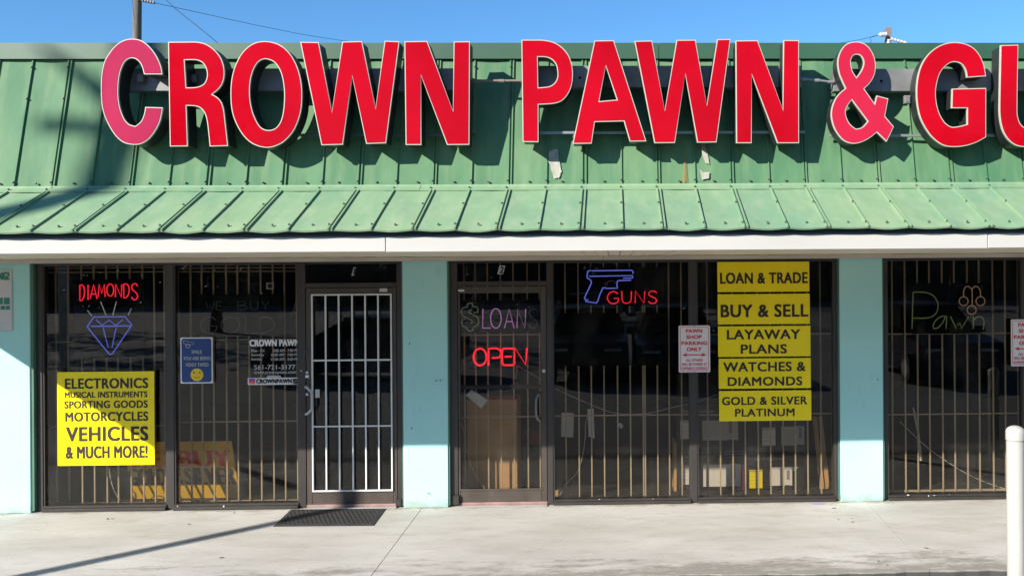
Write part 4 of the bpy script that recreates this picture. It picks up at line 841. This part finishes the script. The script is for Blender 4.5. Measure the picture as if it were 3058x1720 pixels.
tubes('pistol_outline', [[(240, 213), (650, 207), (672, 208), (688, 220), (688, 245)], [(230, 203), (222, 212), (203, 216), (198, 230), (194, 288), (222, 306), (238, 328), (236, 352), (165, 505), (172, 522), (205, 528)], [(172, 543), (293, 561), (312, 530), (330, 470), (350, 430), (362, 398), (385, 395), (400, 402), (518, 400), (523, 382), (514, 374), (520, 328), (534, 319), (668, 315)], [(215, 272), (684, 265), (688, 285), (676, 291), (582, 292)]], 'neon_blue2', t, .0052, YN, 1700, 750, 3.622)
tubes('trigger', [[(408, 375), (412, 338), (428, 326), (470, 322), (490, 328), (497, 352)], [(390, 338), (397, 375)]], 'neon_off', t, .004, YN, 1700, 750, 3.622)
letters([('G', 412, 532, 438, 567), ('U', 568, 672, 432, 563), ('N', 712, 818, 432, 562), ('S', 855, 950, 432, 565)], 'neon_red2', t, .0052, 1700, 750, 3.622)
t = neon(2840, 995, 'dim neon sign with lime Pawn script and three amber hanging rings')
backing(t, 2722, 846, 2958, 996)
tubes('neon_script', [[(810, 838), (822, 452), (836, 443), (955, 446), (1040, 482), (1088, 560), (1082, 650), (1030, 706), (950, 724), (825, 722)], [(1182, 706), (1130, 706), (1070, 745), (1036, 805), (1050, 838), (1090, 828), (1140, 775), (1168, 715)], [(1182, 706), (1184, 740), (1177, 838)], [(1225, 705), (1288, 838)], [(1300, 800), (1328, 778), (1345, 836), (1422, 708)], [(1475, 705), (1472, 840)], [(1480, 750), (1505, 718), (1550, 708), (1585, 740), (1588, 790), (1578, 848)]], 'neon_lime', t, .0052, YN, 2500, 750, 3.622)
tubes('hanging_rings', [[(cx + 48 * sin(k * pi / 8), cy - 48 * cos(k * pi / 8)) for k in range(17)] for cx, cy in ((1368, 541), (1455, 636), (1550, 541))] + [[(1368, 492), (1368, 430), (1385, 392), (1413, 381), (1442, 398), (1460, 430), (1460, 588)], [(1462, 414), (1478, 388), (1505, 381), (1535, 404), (1550, 440), (1550, 492)]], 'neon_amber', t, .0048, YN, 2500, 750, 3.622)

a, c, z0, z1 = rect(1655, 935, 1994, 1092, YN + .03); b = B(); b.bbox(a, c, YN + .03, YN + .05, z0, z1, .003)
for i in range(26):
    for j in range(11):
        x, z = a + .03 + i * (c - a - .06) / 25, z0 + .03 + j * (z1 - z0 - .06) / 10; b.quad((x, YN + .0297, z), (x + .006, YN + .0297, z), (x + .006, YN + .0297, z + .006), (x, YN + .0297, z + .006))
tag(b.build('perforated_panel', 'black'), 'black perforated panel hanging behind the glass below the pistol neon', 'panel')

# ------------------------------------------------------------------ goods and clutter behind the glass
YI = 0.50
def leaning(x0, y0, x1, y1, Yb, Yt):                       # board standing on the floor, top tilted back
    a, c = X(x0, y1, Yb), X(x1, y1, Yb); zt = Z((x0 + x1) / 2, y0, Yt)
    return a, c, zt
t = None
BB, BT = .46, .27                                          # bottom back in the room, top resting on the grille
a, c, zt = leaning(398, 1318, 716, 1497, BB, BT); z0 = 0.0
t = thing('advert_board', ((a + c) / 2, BB, z0), 'yellow board with red and black lettering leaning inside the left windows', 'sign')
b = B(); b.slab([(a, BB, z0), (c, BB, z0), (c, BT, zt), (a, BT, zt)], (0, .012, 0)); b.build('panel', 'gold', t)
def on_board(s, u0, v0, u1, v1, m, off):
    b = B(); me = text_mesh(s, 0, 1.0)
    for i, (du, dv) in enumerate(((0, 0), (-1, 0), (1, 0))):
        vs = []
        for v in me.vertices:
            u = u0 + (u1 - u0) * v.co.x + du * off * .12; w = v0 + (v1 - v0) * v.co.y; vs.append((a + (c - a) * u, BB + (BT - BB) * w - .003 - .0004 * i, zt * w))
        b.add(vs, [tuple(q.vertices) for q in me.polygons])
    b.build('lettering', m, t)
ub = lambda px: (px - 398) / 318.0
on_board('WE', ub(405), .56, ub(497), .84, 'boardred', .09); on_board('BUY', ub(553), .56, ub(706), .84, 'boardred', .09)
on_board('GOLD', ub(398), .24, ub(507), .54, 'ink', .10); on_board('&', ub(536), .24, ub(556), .42, 'ink', .03); on_board('SILVER', ub(565), .24, ub(712), .54, 'ink', .10)
def carton(x0, y0, x1, y1, Y, depth, m, label, name='carton', cat='box', group=None, z0=None):
    a, c, q0, z1 = rect(x0, y0, x1, y1, Y); q0 = max(0.0, q0) if z0 is None else z0
    t = thing(name, ((a + c) / 2, Y, q0), label, cat, group)
    b = B(); b.bbox(a, c, Y, Y + depth, q0, z1, .004); b.build('box', m, t); return t, (a, c, q0, z1)
carton(1395, 1193, 1545, 1460, .30, .35, 'cardboard', 'tall plain brown cardboard box behind the door with the OPEN neon', z0=0.0)
t, bx = carton(1563, 1330, 1640, 1470, YI + .1, .3, 'acbox', 'dark carton on the floor beside the tall brown box', z0=0)
b = B()
for i in range(5):
    for j in range(6):
        pass
pts = []
def blob(name, m, px0, py0, px1, py1, Y, label, cat):
    a, c, z0, z1 = rect(px0, py0, px1, py1, Y); b = B(); n, k = 14, 9; vs = []
    for i in range(k + 1):
        ph = pi * i / k
        for j in range(n):
            th = 2 * pi * j / n; r = 1 + .13 * sin(3 * th + i) + .09 * sin(7 * th - 2 * i)
            vs.append(((a + c) / 2 + (c - a) / 2 * sin(ph) * cos(th) * r, Y + .10 * sin(ph) * sin(th) * r, z0 + (z1 - z0) * (.5 - .5 * cos(ph))))
    b.add(vs, [(i * n + j, i * n + (j + 1) % n, (i + 1) * n + (j + 1) % n, (i + 1) * n + j) for i in range(k) for j in range(n)], True)
    return tag(b.build(name, m), label, cat)
blob('plastic_bag', 'redbag', 1564, 1272, 1632, 1332, YI + .2, 'crumpled dark red bag on the dark carton behind the second door', 'bag')
# air conditioner cartons, stacked two high
def ac(x0, y0, x1, y1, z0, pic, lab_px, label, grey=False, yellow=False):
    t, (a, c, q0, z1) = carton(x0, y0, x1, y1, YI, .42, 'acbox', label, 'appliance_carton', 'box', 'black appliance cartons in the window', z0)
    r = rect(*pic, YI - .002); b = B(); b.box(r[0], r[0] + (r[1] - r[0]) * .66, YI - .002, YI, r[2], r[3])
    b.add([(r[0] + (r[1] - r[0]) * .66, YI - .002, r[2] + .006), (r[1] - .02, YI - .002, r[2]), (r[1] - .02, YI - .002, r[3]), (r[0] + (r[1] - r[0]) * .66, YI - .002, r[3] + .006)], [(0, 1, 2, 3)])
    b.build('printed_appliance', 'acpic2' if grey else 'acpic', t)
    b = B(); w = r[1] - r[0]
    for k in range(11): z = r[3] - (.06 + k * .055) * (r[3] - r[2]); b.box(r[0] + w * .70, r[0] + w * .82, YI - .0032, YI - .0021, z - .003, z + .002)
    b.build('printed_vent', 'acbox', t)
    r = rect(*lab_px, YI - .003); b = B(); b.box(r[0], r[1], YI - .003, YI, r[2], r[3]); lb = b.build('energy_label', 'yellow' if yellow else 'acpic', t)
    b = B()
    b.mesh(text_mesh('ENERGYGUIDE', .03), r[0] + .004, r[3] - .018, r[1] - r[0] - .008, .012, YI - .0042)
    for k in range(4): z = r[3] - .03 - k * (r[3] - r[2] - .04) / 4; b.box(r[0] + .006, r[0] + (r[1] - r[0]) * (.9 - .2 * (k % 2)), YI - .0042, YI - .0032, z - .0018, z)
    b.build('print', 'ink', lb)
    return t, (a, c, q0, z1)
def caption(t, s, x0, y0, x1, y1, m='acpic2'):
    w = B(); write(w, s, x0, y0, x1, y1, YI - .002, .01); w.build('printed_title', m, t)
zA = Z(2120, 1342, YI); zB = Z(2330, 1350, YI)
t, _ = ac(2022, 1344, 2228, 1478, 0.0, (2100, 1386, 2218, 1452), (2038, 1388, 2066, 1446), 'black appliance carton, lower left of the stack, white unit printed on it')
caption(t, 'Room Air Conditioner', 2044, 1358, 2136, 1367)
b = B(); r = rect(2164, 1345, 2224, 1376, YI - .002)
for k, m in enumerate(('printblue', 'magenta', 'printblue')):
    b = B(); b.box(r[0], r[1], YI - .002, YI, r[3] - .012 - k * .030, r[3] - k * .030); b.build('printed_band', m, t)
b = B(); r = rect(2200, 1385, 2228, 1470, YI - .0012); b.box(r[0], r[1], YI - .0012, YI, r[2], r[3]); b.build('printed_band', 'magenta', t)
t, _ = ac(2020, 1205, 2226, 1340, zA + .004, (2097, 1255, 2210, 1314), (2032, 1255, 2065, 1310), 'black appliance carton, upper left of the stack, yellowish label', True, False)
caption(t, 'Room Air Conditioner', 2040, 1222, 2132, 1232)
t, _ = ac(2232, 1356, 2412, 1476, 0.0, (2296, 1402, 2372, 1449), (2238, 1402, 2277, 1457), 'black appliance carton, lower right of the stack, bright yellow label', False, True)
caption(t, 'E-Z Room Air Conditioner', 2236, 1364, 2336, 1374)
b = B(); r = rect(2295, 1398, 2374, 1406, YI - .004); b.add([(r[0], YI - .003, r[2]), (r[1], YI - .003, r[2]), (r[1] + .04, YI - .003, r[3] + .015), (r[0] + .04, YI - .003, r[3] + .015)], [(0, 1, 2, 3)]); b.build('printed_top', 'acpic', t)
t, _ = ac(2231, 1232, 2414, 1351, zB + .006, (2333, 1273, 2408, 1329), (2276, 1276, 2316, 1330), 'black appliance carton, upper right of the stack, pale label', True, False)
carton(2232, 1112, 2420, 1226, YI + .02, .36, 'acbox', 'black carton on top of the right stack, behind the yellow signs', 'appliance_carton', 'box', 'black appliance cartons in the window', Z(2330, 1229, YI) )
carton(2024, 1100, 2226, 1199, YI + .02, .36, 'acbox', 'black carton on top of the left stack, behind the parking sign', 'appliance_carton', 'box', 'black appliance cartons in the window', Z(2120, 1202, YI))
for k, (x0, x1, lab) in enumerate(((2448, 2462, 'narrow brown cardboard strip leaning at the right end of the cartons'), (2466, 2478, 'second cardboard strip leaning nearest the teal pier'))):
    a, c = X(x0, 1460, YI), X(x1, 1460, YI); b = B(); b.slab([(a, YI, 0), (c, YI, 0), (c - .05, YI + .10, 0.74), (a - .05, YI + .10, 0.74)], (0, .01, 0)); tag(b.build('cardboard_strip', 'cardboard'), lab, 'cardboard')
a, c = X(2012, 1465, YI), X(2020, 1465, YI); b = B(); b.slab([(a, YI - .02, 0), (c, YI - .02, 0), (c + .01, YI + .02, 0.50), (a + .01, YI + .02, 0.50)], (0, .3, 0)); tag(b.build('cardboard_sheet', 'cardboard'), 'folded brown cardboard sheet standing left of the appliance cartons', 'cardboard')
b = B(); r = rect(1653, 1466, 1668, 1482, .30); b.bbox(r[0], r[1], .30, .36, max(0, r[2]), r[3], .003); tag(b.build('small_carton', 'cardboard'), 'tiny tan carton on the floor in the corner right of the second door', 'box')
# papers
def sheet(pts, Y, label, curl=.01, m='paper'):
    b = B(); A, Bq, Cq, Dq = [P(*q, Y) for q in pts]; n = 6; vs = []
    for i in range(n + 1):
        for j in range(n + 1):
            u, v = i / n, j / n; p = (A * (1 - u) + Bq * u) * (1 - v) + (Dq * (1 - u) + Cq * u) * v; p.y += curl * sin(u * 3 + v * 2); vs.append(p)
    k = n + 1; fs = [(i * k + j, i * k + j + 1, (i + 1) * k + j + 1, (i + 1) * k + j) for i in range(n) for j in range(n)]
    b.add(vs, fs, True); b.add([v + Vector((0, .002, 0)) for v in vs], [tuple(reversed(f)) for f in fs], True)
    return tag(b.build('paper', m), label, 'paper')
sheet([(1391, 1180), (1408, 1163), (1457, 1194), (1437, 1220)], .10, 'pale paper hanging askew behind the glass of the OPEN door')
sheet([(1677, 1232), (1714, 1233), (1712, 1305), (1675, 1304)], .40, 'wider of the two pale papers hanging behind the pistol window')
sheet([(1754, 1222), (1773, 1219), (1776, 1308), (1758, 1304)], .40, 'narrow pale paper strip hanging behind the pistol window')
sheet([(1850, 1262), (1862, 1270), (1857, 1280), (1842, 1272)], .30, 'small crumpled tag hanging on a string between the grille bars', .02)
sheet([(795, 844), (818, 844), (818, 864), (795, 864)], .05, 'small square printed tag stuck high on the glass above the unlit GOLD sign', .002)
b = B(); p = P(806.5, 854, .044); b.tube([p, p + Vector((0, -.002, 0))], .024, 14); tag(b.build('round_mark', 'ink'), 'dark round mark printed on the small square tag high on the glass', 'mark')
# cords
def cord(name, pts, Y, r, m, label, drop=0):
    b = B(); q = smooth_path(pts, False, 120, 4); b.tube([P(v.x, v.y, Y + .02 * sin(i * .7)) for i, v in enumerate(q)], r, 6); return tag(b.build(name, m), label, 'cord')
cord('string', [(1545, 1093), (1560, 1100), (1612, 1130), (1655, 1158), (1700, 1180), (1752, 1202), (1800, 1222), (1850, 1235), (1930, 1234), (2000, 1218), (2070, 1202), (2140, 1178)], .20, .0035, 'cord', 'long pale string sagging across behind the pistol window')
cord('cord', [(1757, 1235), (1748, 1265), (1748, 1300), (1742, 1350), (1733, 1385), (1720, 1415), (1690, 1445), (1672, 1478)], .24, .0035, 'cord', 'pale cord curling down to the floor behind the pistol window')
cord('cord', [(1376, 1260), (1385, 1290), (1392, 1340), (1405, 1385), (1425, 1428), (1440, 1445), (1450, 1464)], .18, .0035, 'cord', 'pale cord hanging down the left side behind the OPEN door')
cord('cord', [(1540, 1092), (1545, 1105), (1540, 1130), (1549, 1152)], .12, .003, 'cord', 'short wire twisting below the OPEN neon')
cord('cord', [(2688, 1258), (2720, 1290), (2775, 1340), (2820, 1372), (2880, 1410), (2940, 1438), (3000, 1458), (3030, 1462)], .30, .0045, 'cord', 'long pale cord sweeping down to the right in the window by the bollard')
cord('cord', [(905, 845), (890, 880), (880, 915), (868, 945), (852, 962)], .26, .003, 'cord', 'thin wire dropping beside the barred door, above the opening hours')
cord('hose', [(327, 1400), (331, 1430), (340, 1460), (352, 1482), (362, 1492)], .32, .006, 'vinylgrey', 'thin grey hose curving to the floor below the big yellow sign')
cord('power_cable', [(449, 1500), (450, 1490), (462, 1481), (480, 1481), (500, 1490), (540, 1497), (620, 1494), (675, 1488)], .36, .005, 'blackcord', 'black cable looped on the floor before the leaning yellow board')
b = B(); p0, p1 = P(2742, 1290, .30), P(2750, 1366, .30); b.tube([p0 + Vector((-.05, 0, .25)), p0, p1], .012, 8); b.tube([p1, p1 + (p1 - p0).normalized() * .03], .016, 8)
tag(b.build('stick', 'cord'), 'grey stick with a pale tip hanging inside the window by the bollard', 'stick')

# ------------------------------------------------------------------ on and by the sidewalk
tl, tr, br, bl = [G(*q, 0) for q in ((868, 1520.5), (1155, 1518.5), (1118, 1569.5), (815, 1572))]
ctr = (tl + tr + br + bl) / 4
t = thing('door_mat', (ctr.x, ctr.y, 0.001), 'ribbed black rubber mat lying askew before the barred door', 'mat')
def mq(u, v, z): p = (tl * (1 - u) + tr * u) * (1 - v) + (bl * (1 - u) + br * u) * v; return (p.x, p.y, z)
b = B(); o = [(0, 0), (1, 0), (1, 1), (0, 1)]; i_ = [(.03, .05), (.97, .05), (.97, .95), (.03, .95)]
b.add([mq(*q, .001) for q in o] + [mq(*q, .009) for q in i_], [(0, 1, 5, 4)[::-1], (1, 2, 6, 5)[::-1], (2, 3, 7, 6)[::-1], (3, 0, 4, 7)[::-1], (7, 6, 5, 4)[::-1][::-1]]); b.build('border', 'rubber', t)
b = B()
for i in range(40):
    for j in range(9):
        u, v = .045 + i * .0228, .08 + j * .0945; du, dv = (.016, .05) if (i + j) % 2 else (.011, .075)
        b.add([mq(u, v, .0125), mq(u + du, v, .0125), mq(u + du, v + dv, .0125), mq(u, v + dv, .0125), mq(u, v, .008), mq(u + du, v, .008), mq(u + du, v + dv, .008), mq(u, v + dv, .008)], [(3, 2, 1, 0), (0, 1, 5, 4), (1, 2, 6, 5), (2, 3, 7, 6), (3, 0, 4, 7)])
b.build('ribs', 'rubber', t)
def bollard(x, y, z, h, r, label):
    t = thing('bollard', (x, y, z), label, 'bollard', 'white bollards along the kerb')
    b = B(); b.lathe((x, y, z), [(r * .94, 0), (r * .94, h - .105)], 28); b.build('post', 'bollard', t)
    b = B(); n = 6; b.lathe((x, y, z), [(r * .93, h - .106), (r, h - .106), (r * 1.005, h - .10), (r, h - .045)] + [(r * cos(k * pi / 2 / n), h - .045 + .045 * sin(k * pi / 2 / n)) for k in range(1, n + 1)], 28); b.build('cap', 'bollard', t)
    return t
yb = -2.33
zt = Z(3033, 1270, yb); bollard(X(3033.5, 1500, yb), yb, -.14, zt + .14, 27.5 / F * (D + yb + .08), 'white capped bollard at the right edge of the photo')
bollard(4.64, -1.93, -.001, 1.09, 27.5 / F * (D + yb + .08), 'white capped bollard beyond the right edge, seen only as a reflection')
b = B()
pts = [G(*q, .0015) for q in ((2413, 1501), (2430, 1500), (2452, 1502), (2468, 1504), (2452, 1507), (2441, 1506), (2428, 1505.5))]
b.add(list(reversed(pts)), [tuple(range(len(pts)))]); tag(b.build('paint_splash', 'purple'), 'small purple splash on the concrete by the right pier', 'stain')
LV = [(1515, 1508), (1690, 1506), (2003, 1500), (2254, 1496), (2502, 1550), (2767, 1636), (2622, 1675), (2648, 1687), (900, 1540), (320, 1549), (335, 1548), (698, 1531), (565, 1565), (660, 1665), (318, 1663), (1560, 1500), (1742, 1503), (2545, 1548), (2546, 1558), (2490, 1517)]
lf = None
for k, q in enumerate(LV):
    p = G(*q, .002); s = random.choice((.012, .016, .022)); an = random.uniform(0, 6.28)
    b = B(); n = 8; vs = [(p.x + cos(an) * s * cos(j * pi / 4) - sin(an) * s * .45 * sin(j * pi / 4), p.y + sin(an) * s * cos(j * pi / 4) + cos(an) * s * .45 * sin(j * pi / 4), .002 + .005 * abs(sin(j * pi / 4 + k))) for j in range(n)]
    b.add(vs, [tuple(range(n))])
    tag(b.build('dead_leaf', 'leaf'), 'tiny dry brown leaf scrap lying on the pale concrete', 'leaf', 'leaf scraps on the sidewalk')

# ------------------------------------------------------------------ utility poles and wires behind the roof
def upole(px, ptop, Y, wpx, label, square=False, lean=0.0):
    t = P(px, ptop, Y); d = D + Y; r = wpx / 2 / F * d
    th = thing('utility_pole', (t.x + lean, Y, -.14), label, 'utility pole'); b = B()
    if square: b.slab([(t.x + lean - r, Y - r, -.14), (t.x + lean + r, Y - r, -.14), (t.x + lean + r, Y + r, -.14), (t.x + lean - r, Y + r, -.14)], (-lean, 0, t.z + .14))
    else: b.tube([(t.x + lean, Y, -.14), (t.x, Y, t.z)], r * 1.25, 14, r1=r)
    b.build('pole', 'concrete_pole' if square else 'wood', th); return th, t, r
def insulator(parent, p, v, n, r, m):
    b = B(); v = Vector(v); L = v.length / n
    for k in range(n): q = Vector(p) + v * (k / n); b.tube([q, q + v.normalized() * L * .55], r, 10); b.tube([q + v.normalized() * L * .5, q + v.normalized() * L], r * .5, 8)
    return b.build('insulator', m, parent)
Y1 = 20.0
th, top, r1 = upole(412, -160, Y1, 23, 'round wooden utility pole behind the roof above the letter C', lean=-.22)
p = P(425, 2, Y1 - .3); insulator(th, p, P(465, 10, Y1 - .3) - p, 5, .055, 'ceramicdark')
b = B(); b.tube([P(412, -100, Y1 - .25) + Vector((-.9, 0, 0)), P(412, -100, Y1 - .25) + Vector((.9, 0, 0))], .05, 6); b.build('crossarm', 'wood', th)
Y2 = 30.0
th, top2, r2 = upole(2652, 85, Y2, 17, 'square brown utility pole top behind the roof above the ampersand', True)
p = P(2647, 103, Y2 - .3); insulator(th, p, P(2624, 106, Y2 - .3) - p, 3, .10, 'ceramic')
p = P(2660, 117, Y2 - .3); insulator(th, p, P(2708, 130, Y2 - .3) - p, 5, .07, 'ceramic')
p = P(2655, 120, Y2 - .35); insulator(th, p, P(2652, 134, Y2 - .35) - p, 2, .07, 'ceramic')
def wire(pts, Ya, Yb_, r, label, m='blackcord'):
    b = B(); n = len(pts); q = smooth_path(pts, False, 120, 4)
    b.tube([P(v.x, v.y, Ya + (Yb_ - Ya) * i / (len(q) - 1)) for i, v in enumerate(q)], r, 5); return tag(b.build('overhead_wire', m), label, 'wire')
wire([(440, -60), (495, 0), (530, 32), (600, 88), (662, 140), (800, 270)], 19.7, 14, .010, 'steeper overhead wire running down right from the left pole')
wire([(467, 11), (600, 40), (750, 73), (900, 103), (1020, 122), (1250, 155)], 19.7, 34, .009, 'shallow overhead wire reaching right from the left pole to the W')
wire([(2623, 107), (2600, 112), (2560, 121), (2500, 131), (2380, 150)], 29.7, 34, .012, 'thin wire leaving the right pole towards the left')
wire([(2708, 130), (2740, 140), (2850, 165)], 29.7, 26, .012, 'thin wire leaving the right pole towards the right')
wire([(2622, 107), (2605, 110), (2598, 118), (2602, 124), (2597, 130)], 29.6, 29.6, .010, 'loose tail of wire curling beside the right insulator')
wire([(396, -20), (398, 30), (402, 60)], 19.6, 19.7, .008, 'loose wire against the left side of the wooden pole')
# poles behind the camera whose shadows fall on the roof and the sidewalk
b = B()
xg = G(100, 1712).x - SX * G(100, 1712).y
p = Vector((xg + SX * -6.6, -6.6, -.14)); th = thing('lamp_post', p, 'tall thin lamp post in the parking lot, out of frame, shading the mat', 'lamp post')
b = B(); b.tube([p, p + Vector((0, 0, 5.1))], .075, 12); b.build('post', 'alu', th); b = B(); b.lathe((p.x, p.y, 4.96), [(.055, 0), (.09, .02), (.09, .18), (.03, .25), (.0, .25)], 14); b.build('lamp_head', 'signgrey', th)
Yq = -14.5; xq = -7.0 + SX * Yq; xm = -1.75 + SX * Yq
th = thing('utility_pole', (xq, Yq, -.14), 'unseen utility pole with made-up mast arm, shaped to shade the left of the roof', 'utility pole')
b = B(); b.tube([(xq, Yq, -.14), (xq, Yq, 14.2)], .19, 14, r1=.15); b.build('pole', 'wood', th)
b = B(); b.tube([(xq, Yq, 13.9), (xm + .2, Yq, 13.9)], .07, 10); b.build('shadow_mast_arm', 'alu', th)
b = B(); b.tube([(xm, Yq, 13.9), (xm, Yq, 10.88)], .14, 12); b.build('shadow_mast', 'alu', th)  # unseen mast on an invented arm, shaped to cast the roof shadow
def cast(px, py):                                          # point in the pole's plane whose shadow reaches this spot of the roof
    q = on_upper(px, py, 0); k = q.y - Yq; return Vector((q.x - SX * k, Yq, q.z + SZ * k))
b = B(); a = cast(125, 374); c = cast(345, 378); b.tube([a, a + (c - a) * .4, c], .07, 10); b.build('shadow_arm', 'wood', th)
b = B(); a = cast(150, 158); c = cast(235, 222); e = cast(335, 300); b.tube([a, c, e], .03, 10, r1=.10); b.build('shadow_brace', 'wood', th)

# ------------------------------------------------------------------ across the lot, seen only in the glass
def car(x, y, ang, paint, label, L=4.6, W=1.8, H=1.45, suv=False):
    m = mat('car_paint', paint, 0.25, 0.3, 0.03); gm = M['black']; t = thing('parked_car', (x, y, -.14), label, 'car', 'cars in the parking lot')
    t.rotation_euler = (0, 0, ang); ca, sa = cos(ang), sin(ang)
    def put(b, name, m, par=None, loc=(0, 0, 0)):
        me = bpy.data.meshes.new(name); me.from_pydata([(v[0] - loc[0], v[1] - loc[1], v[2] - loc[2]) for v in b.v], [], b.f); me.polygons.foreach_set('use_smooth', b.s); me.materials.append(M[m] if isinstance(m, str) else m)
        o = bpy.data.objects.new(name, me); COL.objects.link(o); o.parent = par or t; o.location = loc; return o
    hb = .95 if not suv else 1.05
    if suv: prof = [(-L/2, .45), (-L/2 + .03, .95), (-L/2 + .05, hb), (L/2 - 1.25, hb), (L/2 - .15, .92), (L/2, .70), (L/2 - .02, .38), (L/2 - .5, .28), (-L/2 + .4, .28)]
    else: prof = [(-L/2, .45), (-L/2 + .04, .88), (-L/2 + .7, hb), (L/2 - 1.3, hb), (L/2 - .2, .82), (L/2, .62), (L/2 - .02, .36), (L/2 - .5, .24), (-L/2 + .4, .24)]
    b = B(); k = len(prof); w = W / 2
    for s, ww in ((0, w),): pass
    rows = [(-w + .10, .96), (-w, 1.0), (w, 1.0), (w - .10, .96)]; vs = []
    for yy, sc in rows: vs += [(px * sc, yy, .62 + (pz - .62) * sc) for px, pz in prof]
    fs = [tuple(range(k)), tuple(range(4 * k - 1, 3 * k - 1, -1))] + [(r * k + j, (r + 1) * k + j, (r + 1) * k + (j + 1) % k, r * k + (j + 1) % k) for r in range(3) for j in range(k)]
    b.add(vs, fs); put(b, 'body', m)
    if suv: bot, topp = [(-L/2 + .08, L/2 - 1.25)], (-L/2 + .35, L/2 - 1.95)
    else: bot, topp = [(-L/2 + .55, L/2 - 1.2)], (-L/2 + 1.25, L/2 - 2.05)
    x0, x1 = bot[0]; u0, u1 = topp; wt = w - .24
    b = B(); b.add([(x0, -w + .05, hb - .01), (x1, -w + .05, hb - .01), (x1, w - .05, hb - .01), (x0, w - .05, hb - .01), (u0, -wt, H - .05), (u1, -wt, H - .05), (u1, wt, H - .05), (u0, wt, H - .05)], [(0, 1, 5, 4), (1, 2, 6, 5), (2, 3, 7, 6), (3, 0, 4, 7), (4, 5, 6, 7)]); put(b, 'windows', gm)
    b = B(); b.bbox(0, 0, 0, 0, 0, 0, 0); b = B(); q = [(u0 - .04, -wt - .02), (u1 + .04, -wt - .02), (u1 + .04, wt + .02), (u0 - .04, wt + .02)]
    b.slab([(px, py, H - .055) for px, py in q], (0, 0, .055)); put(b, 'roof', m)
    for sx in (-L/2 + .85, L/2 - .9):
        for sy in (-1, 1):
            cy = sy * (w - .10); b = B(); b.tube([(sx, cy - .11, .33), (sx, cy + .11, .33)], .33, 20); wl = put(b, 'wheel', 'tyre'); b = B(); b.tube([(sx, cy + sy * .10, .33), (sx, cy + sy * .118, .33)], .20, 14); put(b, 'rim', 'alu', wl)
    for sy in (-1, 1):
        b = B(); b.bbox(L/2 - .13, L/2 - .03, sy * (w - .33) - .18, sy * (w - .33) + .18, .66, .80, .01); put(b, 'headlight', 'acpic')
        b = B(); b.bbox(-L/2 - .01, -L/2 + .06, sy * (w - .2) - .12, sy * (w - .2) + .12, .72, .90, .01); put(b, 'tail_light', 'redbag')
        b = B(); b.bbox(L/2 - 1.6, L/2 - 1.42, sy * (w + .09) - .09, sy * (w + .09) + .09, hb, hb + .14, .01); put(b, 'mirror', m)
    return t
def mirror_spot(px, py):                                   # lot point whose mirror image in the glass shows at this pixel
    q = G(px, py, -.14); return q.x, 2 * YG - q.y
x, y = mirror_spot(1760, 1118); car(x, y, pi / 2, (.012, .013, .015), 'black parked car reflected in the pistol window', suv=True, H=1.6)
x, y = mirror_spot(2010, 1125); car(x, y, pi / 2, (.010, .012, .018), 'black parked car reflected behind the parking sign', suv=True, H=1.62)
x, y = mirror_spot(1090, 1130); car(x, y, pi, (.012, .018, .035), 'dark blue car reflected in the barred door')
x, y = mirror_spot(1720, 962); car(x, y, pi, (.30, .32, .35), 'silver car far across the lot reflected below the pistol neon')
x, y = mirror_spot(2760, 1120); car(x, y, pi / 2, (.012, .016, .03), 'dark car reflected in the window by the bollard', suv=True, H=1.65)
x, y = mirror_spot(1960, 940); car(x, y, 0, (.012, .012, .014), 'dark car far across the lot, beside the silver one')
b = B()
rt = random.Random(3); meshes = []
def tree(x, y, h, w, label, seed):
    rt = random.Random(seed); t = thing('tree', (x, y, -.14), label, 'tree', 'trees across the lot')
    b = B(); b.tube([(x, y, -.2), (x + .1, y, h * .3), (x - .15, y + .1, h * .62)], .28, 8, r1=.10)
    for k in range(4): a = rt.uniform(0, 6.28); b.tube([(x, y, h * (.25 + .07 * k)), (x + cos(a) * w * .5, y + sin(a) * w * .5, h * (.5 + .08 * k))], .10, 6, r1=.04)
    b.build('trunk', 'bark', t); b = B()
    cl = [(x + rt.gauss(0, w * .36), y + rt.gauss(0, w * .3), h * rt.uniform(.22, .98), rt.uniform(.6, 1.2)) for _ in range(46)]
    for cx, cy, cz, r in cl:
        for _ in range(42):
            p = Vector((rt.gauss(cx, r * .5), rt.gauss(cy, r * .5), max(.4, rt.gauss(cz, r * .45)))); u = Vector((rt.gauss(0, 1), rt.gauss(0, 1), rt.gauss(0, 1))).normalized() * rt.uniform(.12, .28); v = u.orthogonal().normalized() * u.length * .6
            b.add([p - u, p + v, p + u, p - v], [(0, 1, 2, 3)])
    b.build('crown', 'foliage', t)
words_ = ['broad dark tree', 'tall dark tree', 'spreading tree', 'dense green tree', 'low bushy tree', 'round headed tree', 'leaning tree', 'sparse tree', 'wide shady tree', 'short leafy tree', 'bushy green tree']
for k in range(11):
    tree(-46 + k * 9.4 + rt.uniform(-1.5, 1.5), (-27, -28, -30, -29, -44, -52, -52, -46, -36, -34, -38)[k] + rt.uniform(-2, 2), rt.uniform(8, 11), rt.uniform(5.0, 6.5), words_[k] + ' across the lot, out of frame, mirrored in the dark glass', 40 + k)
b = B(); b.box(-60, 60, -62, -60, -.14, 7.5); tag(b.build('distant_building', 'room'), 'long dark building beyond the trees across the lot, out of frame', 'building')
